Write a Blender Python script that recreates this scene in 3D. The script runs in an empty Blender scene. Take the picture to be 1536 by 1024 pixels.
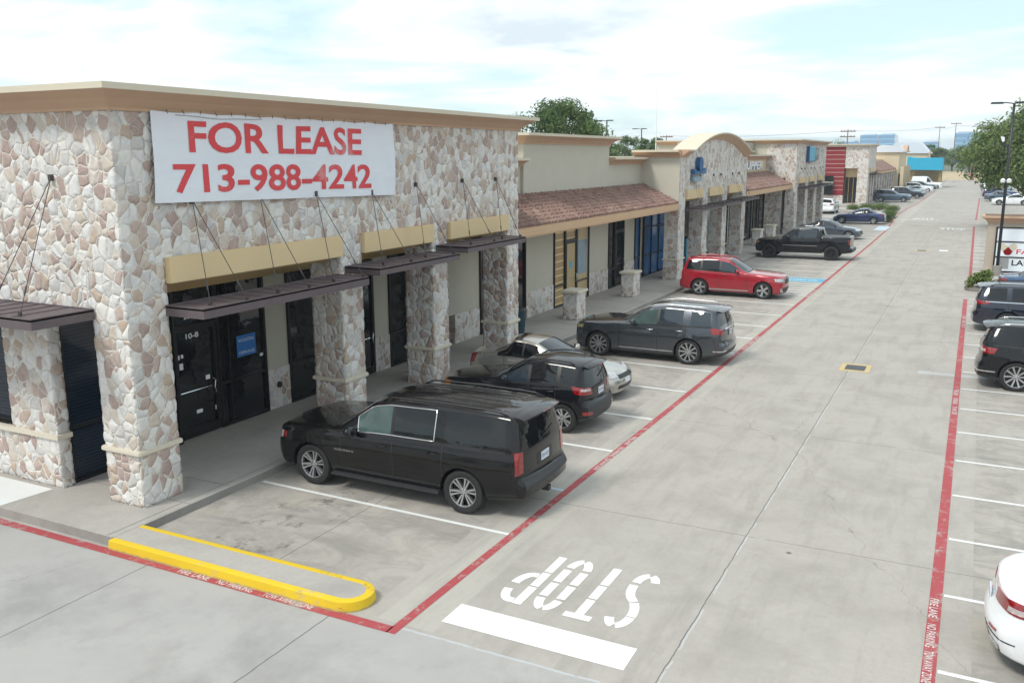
import bpy, bmesh, math, random
from mathutils import Vector, Matrix
from mathutils.bvhtree import BVHTree
from math import sin, cos, pi, radians
S = bpy.context.scene
COL = S.collection
rnd = random.Random(7)

# ---------------------------------------------------------------- node helper
class N:
    def __init__(s, tree): s.t = tree; s.n = tree.nodes; s.l = tree.links
    def new(s, kind, **kw):
        n = s.n.new(kind)
        for k, v in kw.items(): setattr(n, k, v)
        return n
    def put(s, sock, v):
        if isinstance(v, bpy.types.NodeSocket): s.l.new(v, sock)
        elif v is not None:
            if hasattr(sock.default_value, '__len__') and not hasattr(v, '__len__'): v = [v] * len(sock.default_value)
            if hasattr(v, '__len__') and len(v) == 3 and len(sock.default_value) == 4: v = (*v, 1)
            sock.default_value = v
    def m(s, op, a, b=None, c=None, clamp=False):
        n = s.new('ShaderNodeMath', operation=op, use_clamp=clamp)
        s.put(n.inputs[0], a); s.put(n.inputs[1], b); s.put(n.inputs[2], c)
        return n.outputs[0]
    def mix(s, f, a, b, blend='MIX'):
        n = s.new('ShaderNodeMix', data_type='RGBA', blend_type=blend)
        s.put(n.inputs[0], f); s.put(n.inputs[6], a); s.put(n.inputs[7], b)
        return n.outputs[2]
    def obj(s): return s.new('ShaderNodeTexCoord').outputs['Object']
    def gen(s): return s.new('ShaderNodeTexCoord').outputs['Generated']
    def xyz(s, v):
        n = s.new('ShaderNodeSeparateXYZ'); s.l.new(v, n.inputs[0]); return n.outputs
    def comb(s, x, y, z):
        n = s.new('ShaderNodeCombineXYZ')
        for i, v in enumerate((x, y, z)): s.put(n.inputs[i], v)
        return n.outputs[0]
    def scale(s, v, sc):
        n = s.new('ShaderNodeVectorMath', operation='MULTIPLY'); s.put(n.inputs[0], v); s.put(n.inputs[1], sc); return n.outputs[0]
    def add(s, a, b):
        n = s.new('ShaderNodeVectorMath', operation='ADD'); s.put(n.inputs[0], a); s.put(n.inputs[1], b); return n.outputs[0]
    def noise(s, v, sc, det=4, rough=.55, dist=0, col=False):
        n = s.new('ShaderNodeTexNoise'); s.put(n.inputs['Vector'], v); n.inputs['Scale'].default_value = sc
        n.inputs['Detail'].default_value = det; n.inputs['Roughness'].default_value = rough; n.inputs['Distortion'].default_value = dist
        return n.outputs['Color' if col else 'Fac']
    def vor(s, v, sc, feat='F1', rand=1.0):
        n = s.new('ShaderNodeTexVoronoi', feature=feat); s.put(n.inputs['Vector'], v); n.inputs['Scale'].default_value = sc
        n.inputs['Randomness'].default_value = rand
        return n.outputs
    def ramp(s, f, stops, interp='LINEAR'):
        n = s.new('ShaderNodeValToRGB'); s.put(n.inputs[0], f); r = n.color_ramp; r.interpolation = interp
        while len(r.elements) < len(stops): r.elements.new(.5)
        for e, (p, c) in zip(r.elements, stops):
            e.position = p; e.color = (*c, 1) if hasattr(c, '__len__') else (c, c, c, 1)
        return n.outputs[0]
    def rng(s, f, a, b, c=0., d=1.):
        n = s.new('ShaderNodeMapRange'); n.clamp = True
        s.put(n.inputs[0], f)
        for i, v in enumerate((a, b, c, d)): n.inputs[i + 1].default_value = v
        return n.outputs[0]
    def bump(s, h, strength=.3, dist=.02):
        n = s.new('ShaderNodeBump'); s.put(n.inputs['Height'], h); n.inputs['Strength'].default_value = strength; n.inputs['Distance'].default_value = dist
        return n.outputs[0]

def new_mat(name):
    m = bpy.data.materials.new(name); m.use_nodes = True
    b = m.node_tree.nodes['Principled BSDF']
    return m, N(m.node_tree), b

def simple(name, col, rough=.6, metal=0., var=.12, sc=6., spec=.5, coat=0., bump=0., bsc=40.):
    m, n, b = new_mat(name)
    v = n.obj()
    if var:
        f = n.noise(v, sc, 5)
        c = n.mix(f, [x * (1 - var) for x in col], [min(1, x * (1 + var)) for x in col])
        n.put(b.inputs['Base Color'], c)
    else: n.put(b.inputs['Base Color'], col)
    b.inputs['Roughness'].default_value = rough; b.inputs['Metallic'].default_value = metal
    b.inputs['Specular IOR Level'].default_value = spec; b.inputs['Coat Weight'].default_value = coat
    b.inputs['Coat Roughness'].default_value = .03
    if bump: n.put(b.inputs['Normal'], n.bump(n.noise(v, bsc, 3), bump, .01))
    return m

M = {}
def stone_mat(name, sc, grey=0., disp=.035):
    m, n, b = new_mat(name)
    v0 = n.obj()
    w = n.noise(v0, 1.7, 3, col=True)
    v = n.add(n.scale(v0, (1, 1, .86)), n.scale(n.add(w, (-.5, -.5, -.5)), .22))
    vc = n.vor(v, sc, 'F1', 1); ve = n.vor(v, sc, 'DISTANCE_TO_EDGE', 1)
    r = n.xyz(vc['Color'])
    base = n.ramp(r[0], [(0, (.72, .715, .71)), (.22, (.60, .585, .575)), (.34, (.76, .745, .72)), (.48, (.52, .42, .365)), (.57, (.45, .345, .312)),
                         (.67, (.62, .55, .48)), (.76, (.50, .40, .362)), (.86, (.54, .43, .35)), (.92, (.66, .60, .55))], 'CONSTANT')
    if grey: base = n.mix(grey, base, (.38, .36, .33))
    f = n.noise(v0, 9, 6, .65)
    base = n.mix(n.rng(f, .3, .75), n.mix(1, base, (.78, .76, .75), 'MULTIPLY'), base)
    f2 = n.noise(n.scale(v0, (3, 3, 9)), 4, 4, .6)
    base = n.mix(n.rng(f2, .52, .8, 0, .45), base, n.mix(1, base, (.72, .66, .6), 'MULTIPLY'))
    edge = n.m('ADD', ve['Distance'], n.m('MULTIPLY', n.m('SUBTRACT', n.noise(v0, 14, 3), .5), .05))
    mort = n.rng(edge, .022, .05)
    col = n.mix(mort, (.72, .69, .635), base)
    n.put(b.inputs['Base Color'], col); b.inputs['Roughness'].default_value = .88
    dome = n.m('POWER', n.rng(edge, .0, .26), .55)
    h = n.m('ADD', n.m('MULTIPLY', dome, n.m('ADD', .55, n.m('MULTIPLY', r[1], .6))), n.m('MULTIPLY', f, .28))
    n.put(b.inputs['Normal'], n.bump(h, .5, .022))
    if disp:
        d = n.new('ShaderNodeDisplacement'); n.put(d.inputs['Height'], h); d.inputs['Midlevel'].default_value = .35; d.inputs['Scale'].default_value = disp
        n.l.new(d.outputs[0], n.n['Material Output'].inputs['Displacement'])
        m.displacement_method = 'BOTH'
    M[name] = m
stone_mat('stone', 5.2, 0, .022)
stone_mat('stone_far', 4.2, .2, 0)
stone_mat('stone_low', 4.7, .12, 0)

def stucco(name, col, var=.07):
    m, n, b = new_mat(name)
    v = n.obj()
    f = n.noise(v, .9, 6, .6); g = n.noise(n.scale(v, (1, 1, .25)), 2.2, 4, .6)
    c = n.mix(f, [x * (1 - var) for x in col], [x * (1 + var) for x in col])
    c = n.mix(n.rng(g, .55, .85, 0, .35), c, [x * .8 for x in col])
    n.put(b.inputs['Base Color'], c); b.inputs['Roughness'].default_value = .9
    n.put(b.inputs['Normal'], n.bump(n.noise(v, 70, 3), .25, .006))
    M[name] = m
stucco('stucco_cornice', (.52, .345, .235))
stucco('stucco_cap', (.60, .54, .43))
stucco('stucco_beam', (.66, .51, .30))
stucco('stucco_wall', (.50, .475, .40))
stucco('stucco_sign', (.44, .38, .31))
stucco('stucco_cream', (.62, .52, .36))
stucco('stucco_fascia', (.60, .41, .26))
stucco('stucco_band', (.62, .57, .47))
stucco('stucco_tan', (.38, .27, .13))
stucco('stucco_grey', (.36, .35, .30))
stucco('stucco_red', (.23, .022, .032))
M['awning_metal'] = simple('awning_metal', (.115, .09, .098), .5, 0, .2, 5, .4)
M['rod_metal'] = simple('rod_metal', (.07, .06, .06), .5, .2)
M['frame_dark'] = simple('frame_dark', (.012, .011, .012), .35, .2)
M['frame_blue'] = simple('frame_blue', (.03, .035, .05), .35, .2)
M['white_paint'] = simple('white_paint', (.78, .79, .79), .6)
M['black_plastic'] = simple('black_plastic', (.018, .018, .02), .5)
M['panel_white'] = simple('panel_white', (.74, .80, .86), .35, 0, .06, 2)
M['notice_blue'] = simple('notice_blue', (.03, .16, .46), .4, 0, .1, 3)
M['dark_steel'] = simple('dark_steel', (.03, .035, .04), .4, .4)
M['chrome'] = simple('chrome', (.75, .76, .78), .12, 1., 0)
M['alloy'] = simple('alloy', (.55, .56, .58), .28, .85, .05)
M['alloy_dark'] = simple('alloy_dark', (.03, .03, .032), .35, .5, 0)
M['rubber'] = simple('rubber', (.017, .017, .018), .75, 0, .25, 12)
M['trim'] = simple('trim', (.012, .012, .013), .42, 0, .1)
M['cladding'] = simple('cladding', (.03, .032, .035), .55, 0, .15)
M['plate'] = simple('plate', (.62, .66, .72), .4, 0, .15, 30)
M['wood'] = simple('wood', (.16, .10, .06), .8)
M['bark'] = simple('bark', (.13, .10, .075), .9, 0, .35, 8, bump=.6, bsc=18)
def glass(name, col, rough=.03, spec=.6, blinds=None, var=.4):
    m, n, b = new_mat(name)
    v = n.obj()
    c = n.mix(n.noise(v, 1.1, 3), [x * (1 - var) for x in col], [x * (1 + var) for x in col])
    if blinds:
        z = n.xyz(v)[2]
        s_ = n.m('GREATER_THAN', n.m('FRACT', n.m('MULTIPLY', z, 1 / blinds)), .82)
        c = n.mix(n.m('MULTIPLY', s_, .6), c, [min(1, x * 2.6 + .01) for x in col])
    n.put(b.inputs['Base Color'], c); b.inputs['Roughness'].default_value = rough; b.inputs['Specular IOR Level'].default_value = spec
    n.put(b.inputs['Normal'], n.bump(n.noise(v, 2.6, 2), .10, .05))
    M[name] = m
glass('shop_glass', (.008, .010, .012))
glass('shop_blinds', (.010, .017, .030), .08, .4, .07)
glass('paper_glass', (.42, .30, .16), .25, .4, .29, .2)
glass('paper_plain', (.47, .36, .2), .25, .4, None, .15)
glass('blue_glass', (.025, .11, .28), .12, .5, None, .7)
glass('pale_glass', (.16, .26, .33), .1, .5, None, .35)
glass('car_glass', (.006, .008, .010), .015, .55)
glass('car_glass_front', (.05, .085, .08), .02, .6, None, .95)
glass('car_glass_sky', (.022, .034, .046), .02, .7)
glass('tower_glass', (.14, .30, .52), .12, .5, 4.2, .15)

def paint(name, col, metal=.0, rough=.28, flake=.06):
    m, n, b = new_mat(name)
    v = n.obj()
    f = n.noise(v, 1.4, 4)
    c = n.mix(f, [x * .9 for x in col], [min(1, x * 1.1) for x in col])
    low = n.rng(n.xyz(v)[2], .2, .6, .04 if max(col) < .03 else .25, 0)         # road dust on the rocker panels
    c = n.mix(n.m('MULTIPLY', low, n.noise(v, 3, 4)), c, (.17, .15, .13))
    n.put(b.inputs['Base Color'], c); b.inputs['Metallic'].default_value = metal
    n.put(b.inputs['Roughness'], n.rng(n.noise(v, 2.5, 5), .3, .8, rough * .6, rough * 1.1))
    b.inputs['Coat Weight'].default_value = 1 if max(col) > .03 else .75; b.inputs['Coat Roughness'].default_value = .035
    b.inputs['Specular IOR Level'].default_value = .5 if max(col) > .03 else .08
    n.put(b.inputs['Coat Normal'], n.bump(n.noise(v, 1.7, 2), .04, .05))
    M[name] = m
paint('paint_black', (.006, .006, .007))
paint('paint_gloss_black', (.007, .008, .011))
paint('paint_tan', (.43, .415, .38), .65)
paint('paint_charcoal', (.045, .053, .065), .5)
paint('paint_red', (.34, .008, .022), .2)
paint('paint_truck', (.010, .011, .014), .2)
paint('paint_slate', (.06, .075, .10), .4)
paint('paint_navy', (.012, .028, .11), .3)
paint('paint_blue', (.03, .075, .16), .35)
paint('paint_midnight', (.008, .013, .032), .25)
paint('paint_white', (.80, .82, .84), 0)
paint('paint_silver', (.42, .45, .48), .6)
paint('paint_steel_blue', (.10, .15, .21), .5)
def lamp(name, col, rough=.12):
    m, n, b = new_mat(name)
    v = n.obj(); f = n.vor(n.scale(v, (1, 1, 1)), 18)['Distance']
    n.put(b.inputs['Base Color'], n.mix(n.rng(f, .1, .6), col, [min(1, x * .55) for x in col]))
    b.inputs['Roughness'].default_value = rough; b.inputs['Coat Weight'].default_value = 1; b.inputs['Coat Roughness'].default_value = .02
    M[name] = m
lamp('lamp_red', (.36, .004, .007)); lamp('lamp_clear', (.62, .64, .66)); lamp('lamp_amber', (.75, .24, .02)); lamp('lamp_yellow', (.55, .45, .22)); lamp('lamp_pale', (.75, .62, .62))

# ---------------------------------------------------------------- mesh builder (world coordinates)
class MB:
    def __init__(s): s.v = []; s.f = []; s.mi = []; s.k = 0
    def face(s, pts, k=None):
        b = len(s.v); s.v += [tuple(p) for p in pts]; s.f.append(tuple(range(b, b + len(pts)))); s.mi.append(s.k if k is None else k)
    def add(s, verts, faces):
        b = len(s.v); s.v += [tuple(p) for p in verts]
        for f in faces: s.f.append(tuple(b + i for i in f)); s.mi.append(s.k)
        return s
    def box(s, x0, x1, y0, y1, z0, z1):
        if x0 > x1: x0, x1 = x1, x0
        if y0 > y1: y0, y1 = y1, y0
        v = [(x, y, z) for z in (z0, z1) for y in (y0, y1) for x in (x0, x1)]
        return s.add(v, [(0, 2, 3, 1), (4, 5, 7, 6), (0, 1, 5, 4), (2, 6, 7, 3), (0, 4, 6, 2), (1, 3, 7, 5)])
    def gbox(s, x0, x1, y0, y1, z0, z1, d=.06, skip=''):
        """box with a fine grid on each side, welded, for displaced stone"""
        nx, ny, nz = [max(1, int(round(abs(a) / d))) for a in (x1 - x0, y1 - y0, z1 - z0)]
        idx = {}
        def vid(i, j, k):
            if (i, j, k) not in idx:
                idx[(i, j, k)] = len(s.v); s.v.append((x0 + (x1 - x0) * i / nx, y0 + (y1 - y0) * j / ny, z0 + (z1 - z0) * k / nz))
            return idx[(i, j, k)]
        def q(a, b, c, e): s.f.append((a, b, c, e)); s.mi.append(s.k)
        for i in range(nx):
            for k in range(nz):
                q(vid(i, 0, k), vid(i + 1, 0, k), vid(i + 1, 0, k + 1), vid(i, 0, k + 1)); q(vid(i, ny, k), vid(i, ny, k + 1), vid(i + 1, ny, k + 1), vid(i + 1, ny, k))
        for j in range(ny):
            for k in range(nz):
                q(vid(0, j, k), vid(0, j, k + 1), vid(0, j + 1, k + 1), vid(0, j + 1, k)); q(vid(nx, j, k), vid(nx, j + 1, k), vid(nx, j + 1, k + 1), vid(nx, j, k + 1))
        for i in range(nx):
            for j in range(ny):
                
                if 'b' not in skip: q(vid(i, j, 0), vid(i, j + 1, 0), vid(i + 1, j + 1, 0), vid(i + 1, j, 0))
                if 't' not in skip: q(vid(i, j, nz), vid(i + 1, j, nz), vid(i + 1, j + 1, nz), vid(i, j + 1, nz))
        return s
    def prism(s, poly, axis, a, b):
        """poly: 2-D points in the plane across axis (x: (y,z), y: (x,z), z: (x,y)) extruded from a to b"""
        def P(p, t): return (t, p[0], p[1]) if axis == 'x' else (p[0], t, p[1]) if axis == 'y' else (p[0], p[1], t)
        n = len(poly); v = [P(p, a) for p in poly] + [P(p, b) for p in poly]
        return s.add(v, [tuple(range(n))[::-1], tuple(range(n, 2 * n))] + [(i, (i + 1) % n, n + (i + 1) % n, n + i) for i in range(n)])
    def tube(s, pts, r, n=8, cap=True):
        pts = [Vector(p) for p in pts]; rs = r if hasattr(r, '__len__') else [r] * len(pts)
        b = len(s.v)
        for i, p in enumerate(pts):
            d = (pts[min(i + 1, len(pts) - 1)] - pts[max(i - 1, 0)]).normalized()
            u = d.orthogonal() if i == 0 else (u - d * u.dot(d))
            u = u.normalized(); w = d.cross(u)
            for k in range(n):
                a = 2 * pi * k / n; s.v.append(tuple(p + (u * cos(a) + w * sin(a)) * rs[i]))
        for i in range(len(pts) - 1):
            for k in range(n):
                s.f.append((b + i * n + k, b + i * n + (k + 1) % n, b + (i + 1) * n + (k + 1) % n, b + (i + 1) * n + k)); s.mi.append(s.k)
        if cap:
            s.f.append(tuple(b + k for k in range(n))[::-1]); s.f.append(tuple(b + (len(pts) - 1) * n + k for k in range(n))); s.mi += [s.k] * 2
        return s
    def lathe(s, prof, c, axis='z', n=24):
        """prof: (r, h) pairs around the axis through c"""
        b = len(s.v)
        for r, h in prof:
            for k in range(n):
                a = 2 * pi * k / n; p, q = r * cos(a), r * sin(a)
                o = (p, q, h) if axis == 'z' else (p, h, q) if axis == 'y' else (h, p, q)
                s.v.append((c[0] + o[0], c[1] + o[1], c[2] + o[2]))
        for i in range(len(prof) - 1):
            for k in range(n):
                s.f.append((b + i * n + k, b + i * n + (k + 1) % n, b + (i + 1) * n + (k + 1) % n, b + (i + 1) * n + k)); s.mi.append(s.k)
        return s
    def sphere(s, c, r, n=10, sq=(1, 1, 1)):
        prof = [(max(1e-4, r * sin(pi * i / n)), -r * cos(pi * i / n)) for i in range(n + 1)]
        b = len(s.v); s.lathe(prof, (0, 0, 0), 'z', n + 4)
        for i in range(b, len(s.v)):
            x, y, z = s.v[i]; s.v[i] = (c[0] + x * sq[0], c[1] + y * sq[1], c[2] + z * sq[2])
        return s
    def build(s, name, mats, parent=None, origin=None, smooth=False, bevel=0, bseg=2, weld=False, angle=None):
        if parent is not None and origin is None: origin = parent.get('_o') or (0, 0, 0)
        o = origin or (0, 0, 0)
        me = bpy.data.meshes.new(name)
        me.from_pydata([(x - o[0], y - o[1], z - o[2]) for x, y, z in s.v], [], s.f)
        if not isinstance(mats, (list, tuple)): mats = [mats]
        for m_ in mats: me.materials.append(M[m_] if isinstance(m_, str) else m_)
        if len(mats) > 1: me.polygons.foreach_set('material_index', s.mi)
        bm = bmesh.new(); bm.from_mesh(me)
        if weld or bevel: bmesh.ops.remove_doubles(bm, verts=bm.verts, dist=1e-5)
        bmesh.ops.recalc_face_normals(bm, faces=bm.faces)
        if bevel:
            bmesh.ops.bevel(bm, geom=[e for e in bm.edges if e.calc_face_angle(0) > .5], offset=bevel, segments=bseg, affect='EDGES', clamp_overlap=True)
        bm.to_mesh(me); bm.free()
        if smooth:
            me.polygons.foreach_set('use_smooth', [True] * len(me.polygons))
            if angle: me.set_sharp_from_angle(angle=angle)
        ob = bpy.data.objects.new(name, me); COL.objects.link(ob)
        if parent is not None: ob.parent = parent
        else: ob.location = o
        if parent is not None and parent.type == 'MESH' or parent is not None: ob['_o'] = list(o)
        return ob

def tag(o, label=None, cat=None, group=None, kind=None):
    if label: o['label'] = label
    if cat: o['category'] = cat
    if group: o['group'] = group
    if kind: o['kind'] = kind
    return o
def thing(name, label, cat, loc=(0, 0, 0), group=None, rz=0):
    o = bpy.data.objects.new(name, None); COL.objects.link(o); o.location = loc; o.rotation_euler = (0, 0, rz)
    o['_o'] = list(loc); o.empty_display_size = .3
    return tag(o, label, cat, group)
def struct(name, mb, mats, **kw):
    o = mb.build(name, mats, **kw); return tag(o, kind='structure')
def text_mb(txt, size=1., bold=0., spacing=1., ext=0.):
    """flat lettering as a mesh: list of verts (x, y, z) and faces, centred"""
    c = bpy.data.curves.new('t', 'FONT'); c.body = txt; c.size = size; c.offset = bold; c.space_character = spacing
    c.align_x = 'CENTER'; c.align_y = 'CENTER'; c.extrude = ext; c.resolution_u = 4
    o = bpy.data.objects.new('t', c); COL.objects.link(o)
    dg = bpy.context.evaluated_depsgraph_get(); me = bpy.data.meshes.new_from_object(o.evaluated_get(dg))
    v = [tuple(p.co) for p in me.vertices]; f = [tuple(p.vertices) for p in me.polygons]
    bpy.data.objects.remove(o); bpy.data.meshes.remove(me); bpy.data.curves.remove(c)
    return v, f
def text_to(mb, txt, w, h, fn, bold=0., spacing=1., ext=0.):
    """fit lettering to w x h and map (u, v, depth) through fn"""
    v, f = text_mb(txt, 1, bold, spacing, ext)
    if not v: return
    x0, x1 = min(p[0] for p in v), max(p[0] for p in v); y0, y1 = min(p[1] for p in v), max(p[1] for p in v)
    mb.add([fn((p[0] - (x0 + x1) / 2) / (x1 - x0) * w, (p[1] - (y0 + y1) / 2) / (y1 - y0) * h, p[2]) for p in v], f)
def dup(root, loc, rz=None, label=None, group=None, cat=None):
    r = root.copy(); COL.objects.link(r); r.location = loc
    if rz is not None: r.rotation_euler = (0, 0, rz)
    if label: r['label'] = label
    if group: r['group'] = group
    def rec(a, b):
        for ch in list(a.children):
            c = ch.copy(); COL.objects.link(c); c.parent = b; rec(ch, c)
    rec(root, r)
    return r
# ================================================================ ground, paving, markings
def concrete(name, lot=True, base=(.43, .402, .368)):
    m, n, b = new_mat(name)
    v = n.obj(); x, y, z = n.xyz(v)[0:3]
    a = n.noise(v, .16, 5, .6); c1 = n.noise(v, .75, 6, .62, .4); f = n.noise(v, 9, 6, .7); g = n.noise(v, 70, 3, .6)
    col = n.mix(a, [q * .86 for q in base], [q * 1.13 for q in base])
    warm = n.noise(n.add(v, (31, 7, 0)), .33, 4)
    col = n.mix(n.rng(warm, .35, .7, 0, .55), col, (.44, .405, .365))
    col = n.mix(n.rng(c1, .45, .70, 0, .6), col, [q * .64 for q in base])
    col = n.mix(n.rng(f, .45, .8, 0, .35), col, [q * .66 for q in base])
    col = n.mix(n.rng(f, .2, .42, .25, 0), col, [q * 1.3 for q in base])
    col = n.mix(n.rng(g, .3, .75, 0, .5), col, [q * .58 for q in base])
    h = n.m('ADD', f, n.m('MULTIPLY', g, .8))
    if lot:
        # stalls stained by cars: between kerb and fire lane (left), right of the right fire lane
        inL = n.m('MULTIPLY', n.m('LESS_THAN', n.m('ADD', x, n.m('MULTIPLY', n.noise(v, 2.2, 3), .25)), -7.0), n.m('GREATER_THAN', y, 9.6))
        inR = n.m('GREATER_THAN', x, .45)
        st = n.m('MAXIMUM', inL, inR)
        blot = n.noise(n.scale(v, (.8, 1.6, 1)), 1.0, 7, .72, .8)
        col = n.mix(n.m('MULTIPLY', st, n.rng(blot, .43, .62, 0, .6)), col, (.20, .19, .175))
        tan = n.noise(n.add(v, (9, 3, 0)), .8, 3)
        col = n.mix(n.m('MULTIPLY', st, n.rng(tan, .5, .68, 0, .5)), col, (.43, .39, .33))
        # oil drips under the engines
        drip = n.m('MULTIPLY', n.m('MAXIMUM', n.m('LESS_THAN', n.m('ABSOLUTE', n.m('ADD', x, 10.2)), .7), n.m('LESS_THAN', n.m('ABSOLUTE', n.m('SUBTRACT', x, 3.6)), .9)), n.rng(n.noise(n.add(v, (1, 8, 0)), 1.9, 7, .7), .54, .64, 0, .7))
        col = n.mix(n.m('MULTIPLY', drip, st), col, (.07, .066, .06))
        # pale strip either side of the left fire lane, where old paint was ground off
        d = n.m('ABSOLUTE', n.m('ADD', x, 6.4))
        col = n.mix(n.m('MULTIPLY', n.rng(d, .42, .47, .5, 0), n.m('GREATER_THAN', y, 9.3)), col, (.44, .42, .37))
        # cross street is a bluer, newer pour
        fr = n.m('LESS_THAN', y, 9.22)
        col = n.mix(n.m('MULTIPLY', fr, .75), col, n.mix(n.m('MULTIPLY', c1, 1), (.41, .40, .392), (.33, .323, .317)))
        # grey blotches of drip and tyre marks in the lane
        tr = n.noise(n.scale(v, (2.4, .35, 1)), 1.1, 5, .7)
        col = n.mix(n.m('MULTIPLY', n.rng(tr, .50, .72, 0, .6), n.m('GREATER_THAN', y, 9.22)), col, [q * .62 for q in base])
        bl2 = n.noise(n.add(v, (5, 17, 0)), .55, 8, .7, .2)
        col = n.mix(n.m('MULTIPLY', n.rng(bl2, .47, .66, 0, .62), fr), col, (.245, .24, .235))
        rt_ = n.noise(n.add(n.scale(v, (1, .6, 1)), (2, 9, 0)), 1.3, 8, .72)
        col = n.mix(n.rng(rt_, .54, .7, 0, .38), col, (.27, .25, .225))
        spots = n.vor(v, .9)['Distance']
        col = n.mix(n.m('MULTIPLY', n.rng(spots, .03, .055, .85, 0), n.m('GREATER_THAN', n.noise(v, .6, 2), .55)), col, (.08, .075, .07))
        wob = n.m('MULTIPLY', n.m('SUBTRACT', n.noise(v, 3, 4), .5), .05)
        def line(coord, pos, w): return n.m('LESS_THAN', n.m('ABSOLUTE', n.m('SUBTRACT', n.m('ADD', coord, wob), pos)), w)
        lane = n.m('MULTIPLY', line(x, -2.93, .008), n.m('GREATER_THAN', y, 9.2))
        yj = n.m('LESS_THAN', n.m('ABSOLUTE', n.m('SUBTRACT', n.m('FRACT', n.m('DIVIDE', n.m('ADD', n.m('ADD', y, n.m('MULTIPLY', x, -.012)), wob), 6.1)), .35)), .0012)
        yj = n.m('MULTIPLY', n.m('MULTIPLY', yj, n.m('GREATER_THAN', y, 9.3)), n.m('GREATER_THAN', n.noise(v, .45, 2), .42))
        xj = n.m('MULTIPLY', n.m('MAXIMUM', n.m('MAXIMUM', line(x, -11.0, .010), line(x, -7.47, .010)), line(x, -14.6, .01)), n.m('LESS_THAN', y, 9.2))
        xs = n.m('MULTIPLY', n.m('MAXIMUM', line(x, -9.3, .008), line(x, 3.2, .008)), n.m('GREATER_THAN', y, 10))
        crack = n.m('MAXIMUM', n.m('MAXIMUM', lane, yj), n.m('MAXIMUM', xj, xs))
        # wandering hairline cracks
        ck = n.vor(n.add(n.scale(v, (.9, .55, 1)), n.scale(n.noise(v, 1.3, 4, col=True), .7)), .12, 'DISTANCE_TO_EDGE')['Distance']
        crack = n.m('MAXIMUM', crack, n.m('MULTIPLY', n.m('LESS_THAN', ck, .0006), .45))
        col = n.mix(n.m('MULTIPLY', crack, .8), col, (.09, .088, .085))
        seal = n.m('MULTIPLY', n.m('MAXIMUM', n.m('MULTIPLY', line(x, -2.9, .014), n.m('GREATER_THAN', n.noise(v, .7, 2), .47)), n.m('MULTIPLY', line(y, 9.21, .022), n.m('GREATER_THAN', x, -6.4))), n.m('GREATER_THAN', f, .42))
        col = n.mix(n.m('MULTIPLY', seal, .45), col, (.52, .56, .60))
        h = n.m('SUBTRACT', h, n.m('MULTIPLY', crack, 2))
        # damp, sealed patch by the drain and a strip beside the black wagon on the right
        wet = n.m('MULTIPLY', n.m('LESS_THAN', n.m('ABSOLUTE', n.m('SUBTRACT', n.m('ADD', y, n.m('MULTIPLY', wob, 6)), 28.25)), .17), n.m('MULTIPLY', n.m('GREATER_THAN', x, -1.1), n.m('LESS_THAN', x, 1.2)))
        col = n.mix(n.m('MULTIPLY', wet, .5), col, (.50, .53, .55))
    n.put(b.inputs['Base Color'], col); b.inputs['Roughness'].default_value = .9
    n.put(b.inputs['Normal'], n.bump(h, .22, .01))
    M[name] = m
concrete('concrete_lot'); concrete('concrete_walk', False, (.44, .415, .385))
concrete('concrete_kerb', False, (.27, .255, .24)); concrete('concrete_dark', False, (.22, .21, .2))
m, n, b = new_mat('grass_ground')
v = n.obj(); n.put(b.inputs['Base Color'], n.mix(n.noise(v, .02, 5), (.06, .075, .03), (.16, .15, .10))); b.inputs['Roughness'].default_value = 1
M['grass_ground'] = m
def worn(name, col, wear, sc=5, under=(.36, .34, .31)):
    m, n, b = new_mat(name)
    v = n.obj(); f = n.noise(v, sc, 7, .72); g = n.noise(v, 45, 3); a = n.noise(v, .8, 4)
    t = n.m('ADD', n.m('MULTIPLY', f, .6), n.m('ADD', n.m('MULTIPLY', g, .25), n.m('MULTIPLY', a, .25)))
    c = n.mix(a, [q * .86 for q in col], [min(1, q * 1.08) for q in col])
    n.put(b.inputs['Base Color'], n.mix(n.rng(t, wear, wear + .06, 0, .8), c, under)); b.inputs['Roughness'].default_value = .75
    M[name] = m
worn('fire_red', (.37, .062, .07), .58); worn('line_white', (.72, .73, .72), .63); worn('stop_white', (.82, .83, .82), .64)
worn('line_blue_white', (.50, .62, .70), .62); worn('handicap_blue', (.13, .38, .53), .62); worn('kerb_yellow', (.70, .48, .015), .625)
m = M['kerb_yellow']; n = N(m.node_tree); b = m.node_tree.nodes['Principled BSDF']; old = b.inputs['Base Color'].links[0].from_socket
v = n.obj(); sc_ = n.m('MULTIPLY', n.rng(n.noise(n.scale(v, (1.2, 1.2, 5)), 2.3, 6, .7), .54, .66), n.rng(n.xyz(v)[0], 1.2, 2.6))      # tyre scuffs near the rounded nose
low = n.rng(n.m('ADD', n.xyz(v)[2], n.m('MULTIPLY', n.noise(v, 9, 4), .07)), .045, .075, .75, 0)
c = n.mix(n.m('MULTIPLY', sc_, .8), old, (.06, .055, .045)); c = n.mix(low, c, (.24, .21, .16)); n.put(b.inputs['Base Color'], c)
worn('drain_yellow', (.55, .42, .2), .58); worn('lane_letter', (.66, .58, .57), .63)

mb = MB(); mb.face([(-1500, -200, -.03), (1500, -200, -.03), (1500, 3000, -.03), (-1500, 3000, -.03)]); struct('ground', mb, 'grass_ground')
mb = MB(); mb.face([(-60, -30, 0), (60, -30, 0), (60, 262, 0), (-60, 262, 0)]); struct('parking_lot', mb, 'concrete_lot')
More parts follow.
